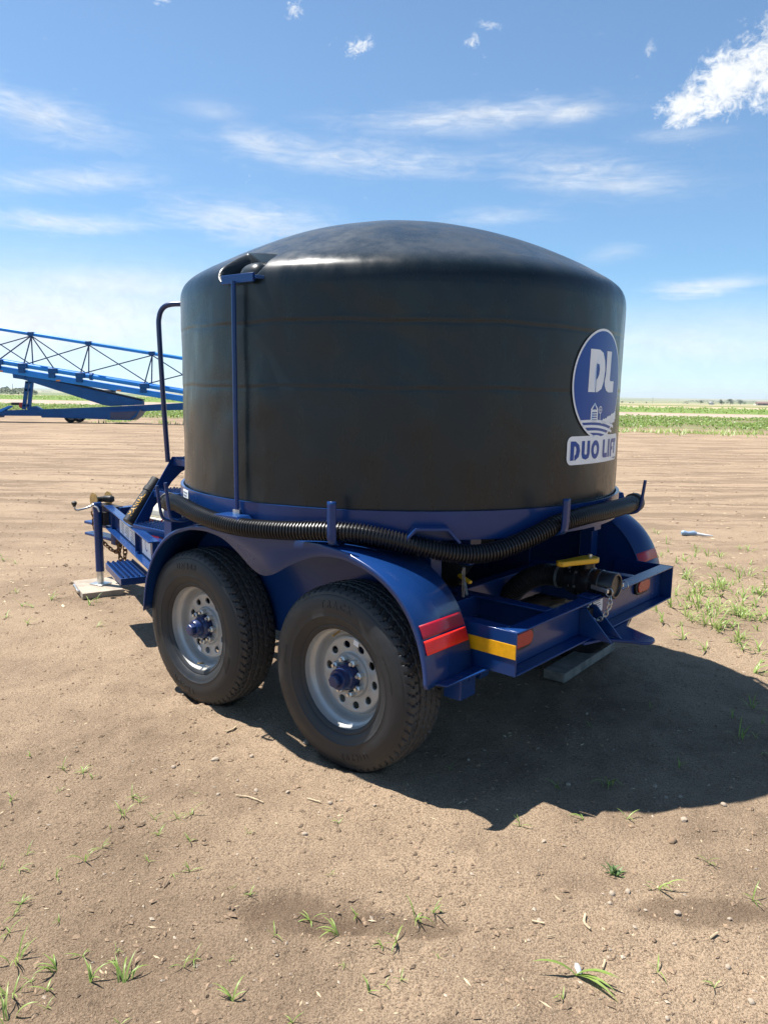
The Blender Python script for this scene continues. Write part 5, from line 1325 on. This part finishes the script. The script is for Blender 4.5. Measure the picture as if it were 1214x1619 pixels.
wr_ = [
    (100, 712, 1.05, 'grass', L2), (155, 695, .7, 'grass', L2), (40, 792, 1.1, 'grass', L2), (170, 837, .4, 'grass', L2), (50, 907, .6, 'grass', L2), (5, 917, .5, 'grass', L2),
    (605, 890, 1.15, 'flat', 'long bladed grass sprawling flat beside the white scrap'), (560, 960, .8, 'grass', 'short seedling just left of the sprawling grass and white scrap'),
    (865, 882, .9, 'grass', L7), (1040, 930, .8, 'grass', L7), (1025, 537, 1.0, 'grass', L7), (725, 565, 1.0, 'rosette', 'small dark green bushy weed in sunlit soil below the tank shadow'), (865, 618, 1.0, 'tuft', L7), (1165, 652, .9, 'grass', L7),
    (428, 417, .8, 'grass', 'bright seedling right at the notch in the tank shadow edge'), (632, 392, 1.0, 'grass', L4), (765, 387, 1.0, 'grass', L4), (710, 275, 1.3, 'tuft', L4), (545, 292, 1.3, 'grass', L4), (650, 97, .7, 'grass', L4), (930, 227, .8, 'grass', L4), (1100, 70, 1.0, 'grass', L8), (1165, 38, 1.2, 'tuft', L8), (1120, 135, 1.2, 'tuft', L8), (1195, 90, 1.0, 'grass', L8), (1195, 185, 1.0, 'grass', L8), (1170, 135, .8, 'grass', L8), (840, 40, .8, 'grass', L4), (210, 225, .6, 'grass', L4),
]
for cx, cy, s, k, lab in wr_:
    weed(607 + cx / 2, 1100 + cy / 2, s * 0.76, lab, G if lab in (L2, L4, L7, L8) else None, k, rot=-0.35 if lab.startswith('long bladed') else None)
wp_ = [(350, 380), (360, 440), (300, 470), (420, 520), (570, 440), (560, 410), (480, 500), (660, 540), (690, 560), (750, 480), (810, 560), (870, 580), (980, 530), (960, 620), (900, 640), (840, 680), (450, 640), (520, 650), (550, 690), (600, 700), (690, 720), (760, 720), (990, 750), (870, 770), (920, 800), (600, 800), (560, 760), (640, 850), (680, 870), (440, 860), (360, 860), (320, 970), (460, 1000), (520, 960), (550, 960), (640, 980), (700, 1000), (740, 1040), (790, 920), (860, 980), (900, 930), (940, 880), (1020, 860), (1090, 950), (1030, 1030), (930, 1110), (870, 1120), (920, 1190), (640, 1180), (470, 1110), (1050, 1210), (990, 1360), (1090, 640), (1080, 580), (1100, 700), (900, 420), (280, 300), (270, 890), (420, 770), (970, 960), (850, 1010), (780, 980), (600, 880), (560, 850), (650, 920), (700, 940), (620, 760), (720, 1000), (390, 840), (500, 880), (880, 890), (930, 930), (1110, 820), (1060, 760)]
for cx, cy in wp_:
    weed(980 + cx / 4.761, 780 + cy / 4.761, random.uniform(1.0, 1.6), L5, 'weeds in the green patch beside the trailer', random.choice(('grass', 'tuft', 'tuft')))
rw = random.Random(77)
for _ in range(46):
    cx, cy = rw.gauss(690, 230), rw.gauss(790, 190)
    if cx < 330 or cx > 1120 or cy < 420 or cy > 1130 or cx < 380 + max(0, 560 - cy) * 0.3: continue
    weed(980 + cx / 4.761, 780 + cy / 4.761, rw.uniform(0.9, 1.5), L5, 'weeds in the green patch beside the trailer', 'tuft')
for cx, cy in [(100, 975), (110, 1155), (140, 1245), (215, 1255), (40, 1322), (615, 1225), (570, 1245), (620, 1385), (20, 955), (180, 1368), (330, 1210)]:
    weed(cx / 4.047, 650 + cy / 4.047, 1.0, L6, G)

# crop rows beyond the bare soil: leafy plants in rows, nobody could count them
def crop_field(name, lo, lok, hi, hik, xr_, step, hgt, cat, rowgap):
    r = random.Random(9); V = []; F = []
    for rowi in range(int((hi - lo) / rowgap) + 1):
        x = xr_[0]
        while x < xr_[1]:
            t = rowi * rowgap
            f = t / (hi - lo)
            y = lo + t + x * (lok * (1 - f) + hik * f) + r.gauss(0, rowgap * 0.12)
            gap = vnoise(np.array(x * 0.35), np.array(y * 0.35), 7)
            if y > 8 and abs(x) < y * 0.62 + 6 and (gap > 0.22):
                z = float(ground_z(x, y)); h = hgt * r.uniform(0.6, 1.25)
                for k in range(5):
                    a = r.uniform(0, 6.283); l = h * r.uniform(0.7, 1.2); w = h * r.uniform(0.16, 0.3)
                    c_, s_ = math.cos(a), math.sin(a); o = len(V); b = z + h * r.uniform(0, 0.35)
                    m1 = (x + c_ * l * 0.35, y + s_ * l * 0.35, b + h * r.uniform(0.35, 0.6)); tip = (x + c_ * l * 0.8, y + s_ * l * 0.8, b + h * r.uniform(0.15, 0.6))
                    V += [(x, y, b), (m1[0] - s_ * w, m1[1] + c_ * w, m1[2]), tip, (m1[0] + s_ * w, m1[1] - c_ * w, m1[2])]; F += [(o, o + 1, o + 2, o + 3)]
            x += step * r.uniform(0.7, 1.3)
    me = bpy.data.meshes.new(name); me.from_pydata(V, [], F); me.materials.append(M['crop']); me.update()
    o = bpy.data.objects.new(name, me); col.objects.link(o); tag(o, kind='stuff'); o['label'] = cat; return o
crop_field('crop_field', 41.5, -0.18, 70, -0.24, (-40, 42), 0.25, 0.22, 'green crop rows beyond the bare soil', 0.95)
crop_field('far_crop_field', 97, -0.38, 170, -0.72, (-100, 110), 1.1, 0.38, 'second strip of green crop farther off', 3.4)
# ragged weeds on the field margin
def margin():
    r = random.Random(4); V = []; F = []
    for _ in range(900):
        x = r.uniform(-16, 26); y = 36.5 - 0.14 * x + r.gauss(0, 1.1)
        if vnoise(np.array(x * 0.9), np.array(y * 0.4), 3) < 0.5: continue
        z = float(ground_z(x, y))
        for k in range(6):
            a = r.uniform(0, 6.283); h = r.uniform(0.06, 0.24); w = 0.03; o = len(V); c_, s_ = math.cos(a), math.sin(a); xx, yy = x + r.gauss(0, .18), y + r.gauss(0, .18)
            V += [(xx - s_ * w, yy + c_ * w, z), (xx + s_ * w, yy - c_ * w, z), (xx + c_ * h * 0.8, yy + s_ * h * 0.8, z + h)]; F.append((o, o + 1, o + 2))
    me = bpy.data.meshes.new('margin_weeds'); me.from_pydata(V, [], F); me.materials.append(M['crop']); o = bpy.data.objects.new('margin_weeds', me); col.objects.link(o); tag(o, kind='stuff')
    o['label'] = 'ragged line of weeds along the near edge of the crop'
margin()

# ------------------------------------------------------------------ stones, clods, litter
def rock_mesh(i, n=2):
    r = random.Random(i); bm = bmesh.new(); bmesh.ops.create_icosphere(bm, subdivisions=n, radius=1)
    ax = Vector((r.uniform(.8, 1.3), r.uniform(.7, 1.0), r.uniform(.5, .8))); of = Vector((r.uniform(0, 50), r.uniform(0, 50), 0))
    for v in bm.verts:
        k = 1 + 0.55 * float(fbm(np.array(v.co.x * 1.3 + of.x), np.array(v.co.y * 1.3 + v.co.z * 1.7 + of.y), 3, i))
        v.co = Vector((v.co.x * ax.x, v.co.y * ax.y, v.co.z * ax.z)) * k
    me = bpy.data.meshes.new('stone'); bm.to_mesh(me); bm.free(); me.shade_smooth(); me.set_sharp_from_angle(angle=R_(28)); return me
rocks = [rock_mesh(i) for i in range(6)]
rocks_d = [r.copy() for r in rocks]
for r in rocks: r.materials.append(M['gravelm'])
for r in rocks_d: r.materials.append(M['clod'])
def stone(u, v, px, label, group=None, dark=False, name='stone'):
    x, y, z = gpt(u, v); o = bpy.data.objects.new(name, random.choice(rocks_d if dark else rocks)); col.objects.link(o)
    d = math.hypot(math.hypot(x, y), CAM_H); s = px * d / 1200 / 2 * 0.9
    o.scale = (s, s, s); o.location = (x, y, z + s * 0.25); o.rotation_euler = (random.uniform(-.3, .3), random.uniform(-.3, .3), random.uniform(0, 6)); tag(o, label, 'stone', group)
S1 = 'pale pebble on the sunlit soil in the lower right of the photo'
S2 = 'pale pebble on the sunlit soil in front of the wheels'
S3 = 'grey pebble lying in the dark tank shadow'
stone(1062, 1333, 13, 'dark brown angular clod below the edge of the tank shadow', dark=True, name='soil_clod')
stone(859, 1331, 9, 'white stone with a dark side, below the notch in the tank shadow')
for u, v, p in ((967, 1416, 11), (992, 1412, 9), (963, 1431, 8), (1070, 1447, 12), (852, 1459, 10), (1150, 1533, 9), (1187, 1586, 11), (1054, 1615, 8), (1003, 1470, 6), (1152, 1458, 6), (1020, 1440, 5), (1065, 1494, 6), (1191, 1569, 6)): stone(607 + (u - 607), v, p, S1, 'pale pebbles on the sunlit soil')
stone(1080, 1299, 12, 'pale angular stone on the rim of the tank shadow at right')
for u, v, p in ((340, 1201, 11), (275, 1211, 9), (398, 1195, 8), (405, 1248, 7), (522, 1270, 9), (455, 1250, 9), (345, 1257, 7), (482, 1320, 8), (592, 1275, 7), (376, 1233, 6), (540, 1265, 6)): stone(u, v, p, S2, 'pale pebbles in front of the wheels')
stone(484, 1173, 13, 'pinkish stone half in shade between the two wheels')
for u, v, p in ((898, 1242, 9), (1143, 1276, 10), (1035, 1243, 8), (1075, 1260, 7), (797, 1168, 6), (740, 1201, 6), (927, 1127, 6), (985, 1120, 6), (1052, 1260, 6)): stone(u, v, p, S3, 'pebbles in the tank shadow')


def stick(pts, w, label, mt='straw', name='dry_stalk', cat='stalk', group=None):
    P = [Vector(gpt(u, v)) + Vector((0, 0, 0.006)) for u, v in pts]; c = P[0].copy()
    m = MB(); m.tube(smooth_path([p - c for p in P], 0.012), w, 6); o = m.build(name, M[mt], None); o.location = c; tag(o, label, cat, group)
stick([(373, 1258), (395, 1260), (417, 1267)], 0.0025, 'bent dry stalk on the soil left of the rear wheel')
stick([(485, 1263), (500, 1267), (509, 1269)], 0.0025, 'pale short dry stalk on the soil below the rear wheel')
stick([(358, 1158), (368, 1154), (374, 1148)], 0.004, 'stubby dry root on the soil under the gap between wheels')
stick([(925, 1447), (923, 1462), (933, 1472)], 0.0035, 'pale bone like bent stalk in the lower right soil', 'straw')
stick([(840, 1461), (855, 1464), (866, 1466)], 0.003, 'thin pale straw beside a pebble in the lower right soil')
stick([(864, 1489), (880, 1484)], 0.002, 'very thin straw lying above the sprawling grass')
stick([(952, 1535), (956, 1522), (953, 1518)], 0.003, 'short straw standing right of the white scrap')
stick([(1121, 1491), (1134, 1483)], 0.003, 'thin straw near the right edge of the lower soil')
p = gpt(914, 1538); m = MB(); m.grid([[(-0.006, -0.02, 0.002), (0.004, -0.022, 0.002)], [(-0.011, 0.0, 0.010), (0.006, 0.0, 0.008)], [(-0.008, 0.012, 0.012), (0.002, 0.013, 0.010)]])
o = m.build('paper_scrap', M['paper'], None); o.location = p; s = o.modifiers.new('s', 'SOLIDIFY'); s.thickness = 0.0012; tag(o, 'small white scrap stuck in the soil by the sprawling grass', 'litter')
p = gpt(1090, 847); m = MB(); m.tube([(-0.10, 0.0, 0.028), (-0.08, 0, 0.030), (-0.02, 0.0, 0.022), (0.04, 0.0, 0.028), (0.07, -0.005, 0.022), (0.09, -0.01, 0.02)], [0.018, 0.030, 0.022, 0.028, 0.018, 0.010], 16)
o = m.build('plastic_bottle', M['scrapblue'], None); o.location = p; tag(o, 'crushed pale blue plastic bottle lying on the bare soil right of the tank', 'litter')
m = MB(); m.tube([(0.07, -0.01, 0.02), (0.16, -0.03, 0.010), (0.24, -0.05, 0.008)], [0.018, 0.014, 0.005], 10); m.build('torn_wrapper', M['paper'], o)


# loose grit and chaff: stuff
def grit(name, n, region, smin, smax, mt, seed, flat=False):
    r = np.random.default_rng(seed); V = []; F = []; base = [Vector(v) for v in ((1, 0, 0), (0, 1, 0), (-1, 0, 0), (0, -1, 0), (0, 0, .8), (0, 0, -.8))]
    tri = [(0, 1, 4), (1, 2, 4), (2, 3, 4), (3, 0, 4), (1, 0, 5), (2, 1, 5), (3, 2, 5), (0, 3, 5)]
    k = 0
    while k < n:
        y = region[2] + (region[3] - region[2]) * r.random() ** region[4]; x = r.uniform(-1, 1) * (y * 0.58 + 0.5)
        if region[0] is not None and not (region[0] < x < region[1]): continue
        dn = float(vnoise(np.array(x * 1.6), np.array(y * 1.6), 12))
        if r.random() > 0.25 + dn: continue
        k += 1
        s = smin * (smax / smin) ** (r.random() ** 2.2); a = r.uniform(0, 6.28); z = float(ground_z(x, y)) + s * 0.2
        sx, sy, sz = s * r.uniform(.8, 1.6 if not flat else 4.0), s * r.uniform(.6, 1.0), s * r.uniform(.5, .9)
        ca, sa = math.cos(a), math.sin(a); o = len(V)
        for b in base:
            px_, py_, pz_ = b.x * sx * r.uniform(.8, 1.2), b.y * sy * r.uniform(.8, 1.2), b.z * sz
            V.append((x + px_ * ca - py_ * sa, y + px_ * sa + py_ * ca, z + pz_))
        F += [tuple(i + o for i in t) for t in tri]
    me = bpy.data.meshes.new(name); me.from_pydata(V, [], F); me.materials.append(M[mt]); me.update(); o = bpy.data.objects.new(name, me); col.objects.link(o); tag(o, kind='stuff'); return o
grit('grit', 2600, (None, 0, 1.3, 9, 1.6), 0.0016, 0.0085, 'gravelm', 1)
grit('soil_crumbs', 17000, (None, 0, 1.25, 9, 1.5), 0.0018, 0.012, 'clod', 2)
grit('chaff', 2600, (None, 0, 1.4, 16, 1.2), 0.0018, 0.006, 'straw', 3, True)
grit('far_chaff', 5200, (None, 0, 5, 30, 1.0), 0.004, 0.014, 'straw', 4, True)
grit('far_clods', 5200, (None, 0, 5, 30, 1.0), 0.006, 0.022, 'clod', 5)

# ------------------------------------------------------------------ far trees and buildings
def tree_at(u, vb, hpx, wpx, dist, label, name='tree', group=None):
    p = at(u, vb, dist); gz = float(ground_z(p.x, p.y)); h = hpx * dist / 1200; w = wpx * dist / 1200
    t = empty(name, (p.x, p.y, gz)); tag(t, label, 'tree', group)
    m = MB(); m.tube([(0, 0, -0.2), (0.1, 0, h * 0.25), (0.0, 0.1, h * 0.55)], [h * 0.035, h * 0.028, h * 0.012], 8)
    for k in range(4):
        a = k * 1.6 + 0.4; m.tube([(0.05, 0, h * 0.25), (math.cos(a) * w * 0.22, math.sin(a) * w * 0.22, h * 0.55)], [h * 0.016, h * 0.006], 6)
    m.build('trunk', M['bark'], t)
    r = random.Random(int(u * 7)); V = []; F = []
    lumps = [(r.gauss(0, w * 0.22), r.gauss(0, w * 0.22), h * r.uniform(0.28, 0.80), r.uniform(0.16, 0.27)) for _ in range(9)]
    for _ in range(700):
        lx, ly, lz, lr = r.choice(lumps); q = Vector((r.gauss(0, 1), r.gauss(0, 1), r.gauss(0, 1))).normalized() * (r.random() ** 0.4)
        c = Vector((lx + q.x * lr * w, ly + q.y * lr * w, max(h * 0.08, lz + q.z * lr * min(w, h) * 0.95))); s = h * r.uniform(0.025, 0.05)
        n1 = Vector((r.gauss(0, 1), r.gauss(0, 1), r.gauss(0, 1))).normalized(); n2 = n1.orthogonal().normalized(); o = len(V)
        V += [tuple(c + n1 * s), tuple(c + n2 * s), tuple(c - n1 * s), tuple(c - n2 * s)]; F.append((o, o + 1, o + 2, o + 3))
    mb = MB(); mb.v, mb.f, mb.mi = V, F, [0] * len(F); mb.build('crown', M['treeleaf'], t, smooth=0, normals=False)
    return t


FD = 900.0
tree_at(1140, 639.5, 9.0, 10.5, FD, 'dark round tree just right of the white farmhouse')
tree_at(1153.5, 639.5, 9.5, 14, FD, 'broad dark tree, middle one of the farmyard trees')
tree_at(1169.5, 641.5, 9.5, 14.5, FD, 'largest dark tree of the farmyard, nearest the red barn')
tree_at(1106, 639, 7.0, 11, FD, 'leaning bushy tree left of the white farmhouse')
tree_at(1084.5, 638.5, 3.6, 8, FD, 'low dark bush at the left end of the farmyard', 'bush')
tree_at(1120, 639.5, 3.6, 6, FD, 'small dark bush in front of the white farmhouse', 'bush')
tree_at(1126.5, 639.5, 3.2, 5, FD, 'small low bush at the right foot of the white farmhouse', 'bush')
tree_at(983, 637, 4.0, 4, FD, 'tiny dark bush next to the tank edge on the right horizon', 'bush')
for u in (995, 1000): tree_at(u, 637.5, 2.6, 3, FD, 'tiny dark bush of the pair on the pale field right of the tank', 'bush', 'pair of tiny bushes')
tree_at(1021, 637.8, 3.2, 3, FD, 'tiny lone dark bush on the pale field left of the far pole', 'bush')
# wood masses
def wood(name, u0, u1, vb, hpx, dist, n, label, deep=30):
    r = random.Random(int(u0) + 3); V = []; F = []
    for _ in range(n):
        f = r.random(); u = u0 + (u1 - u0) * f; p = at(u, vb, dist + r.uniform(0, deep)); gz = float(ground_z(p.x, p.y))
        env = hpx * dist / 1200 * (0.66 + 0.5 * float(vnoise(np.array(u * 0.16), np.array(3.3), 5))) * min(1, 0.45 + min(f, 1 - f) * 7)
        c = Vector((p.x, p.y, gz + env * r.random() ** 0.6)); s = hpx * dist / 1200 * r.uniform(0.05, 0.11)
        n1 = Vector((r.gauss(0, 1), r.gauss(0, 1), r.gauss(0, 1))).normalized(); n2 = n1.orthogonal().normalized(); o = len(V)
        V += [tuple(c + n1 * s), tuple(c + n2 * s), tuple(c - n1 * s), tuple(c - n2 * s)]; F.append((o, o + 1, o + 2, o + 3))
    mb = MB(); mb.v, mb.f, mb.mi = V, F, [0] * len(F); o = mb.build(name, M['treeleaf'], None, smooth=0, normals=False); tag(o, kind='stuff'); o['label'] = label
wood('tree_belt', -130, 60, 622, 11, 560, 4200, 'dark belt of trees on the left horizon behind the conveyor')
wood('far_wood', 1082, 1200, 636.5, 4.0, 1500, 1800, 'low line of distant trees behind the farmhouse', 60)
wood('far_wood', 66, 82, 618.5, 3.0, 1600, 200, 'small far clump of trees right of the tree belt', 40)
# farmhouse
p = at(1123.5, 639, FD); gz = float(ground_z(p.x, p.y))
fh = empty('farmhouse', (p.x, p.y, gz)); fh.scale = (0.62, 0.62, 0.62); tag(fh, 'small white farmhouse with pale gabled roof among the far trees', 'house')
m = MB(); m.span((-3.2, -3, 0), (3.2, 3, 3.0)); wl2 = m.build('wall', M['housewall'], fh)
m = MB(); m.prism([(-3.3, 3.0), (3.3, 3.0), (0, 5.2)], 'Y', -3.0, 3.0); m.build('gable', M['housewall'], fh)
m = MB(); m.bar((-3.7, 0, 2.95), (0.0, 0, 5.4), 6.6, 0.15, up=(0, 0, 1)); m.bar((3.7, 0, 2.95), (0.0, 0, 5.4), 6.6, 0.15, up=(0, 0, 1)); m.build('roof', M['roofm'], fh)
for x in (-1.7, 1.5):
    m = MB(); m.span((x - 0.5, -3.06, 1.0), (x + 0.5, -3.0, 2.3)); m.build('window', M['glass'], fh)
# barn
p = at(1206, 640.5, FD); gz = float(ground_z(p.x, p.y))
bn_ = empty('barn', (p.x, p.y, gz)); tag(bn_, 'long low faded red barn with a grey roof at the right edge', 'barn')
m = MB(); m.span((-8, -3, 0), (8, 3, 2.4)); m.build('wall', M['barn'], bn_)
m = MB(); m.prism([(-3.5, 2.3), (3.5, 2.3), (0, 4.2)], 'X', -8.4, 8.4); m.build('roof', M['barn'], bn_)
m = MB(); m.span((-1.4, -3.08, 0), (1.4, -3.0, 2.1)); m.build('door', M['glass'], bn_)
m = MB(); m.span((-10.5, -3.2, 0), (-8.1, 2, 1.6)); m.build('lean_to', M['ivory'], bn_)


def pole(u, vb, vt, dist, label, cross=True, name='utility_pole', r=0.14, mt='old_timber'):
    p = at(u, vb, dist); gz = float(ground_z(p.x, p.y)); h = (vb - vt) * dist / 1200
    t = empty(name, (p.x, p.y, gz)); tag(t, label, 'pole')
    m = MB(); m.tube([(0, 0, -0.3), (0, 0, h)], [r, r * 0.7], 8); m.build('shaft', M[mt], t)
    if cross: m = MB(); m.span((-1.1, -0.06, h - 0.7), (1.1, 0.06, h - 0.55)); m.build('crossarm', M[mt], t)
pole(1031, 639, 629, 800, 'thin utility pole standing on the horizon nearest the tank')
pole(1071, 637, 630.5, 1000, 'faint utility pole on the horizon left of the farmhouse')
pole(20.5, 612, 596, 900, 'thin lattice mast rising above the left tree belt', False, 'radio_mast', 0.35, 'dark')

# ------------------------------------------------------------------ air between here and the hills
m = MB(); m.span((-9200, -700, -30), (9200, 9200, 60)); hz_ = m.mesh('haze', [], 0)
hm = bpy.data.materials.new('haze'); hm.use_nodes = True; hm.node_tree.nodes.clear()
g = NG(hm.node_tree); pv = g.new('ShaderNodeVolumePrincipled'); pv.inputs['Color'].default_value = (0.80, 0.88, 0.98, 1); pv.inputs['Density'].default_value = 0.00012; pv.inputs['Anisotropy'].default_value = 0.2
ho = g.new('ShaderNodeOutputMaterial'); g.l.new(pv.outputs[0], ho.inputs['Volume'])
hz_.materials.append(hm); haze = bpy.data.objects.new('haze', hz_); col.objects.link(haze); tag(haze, kind='stuff')
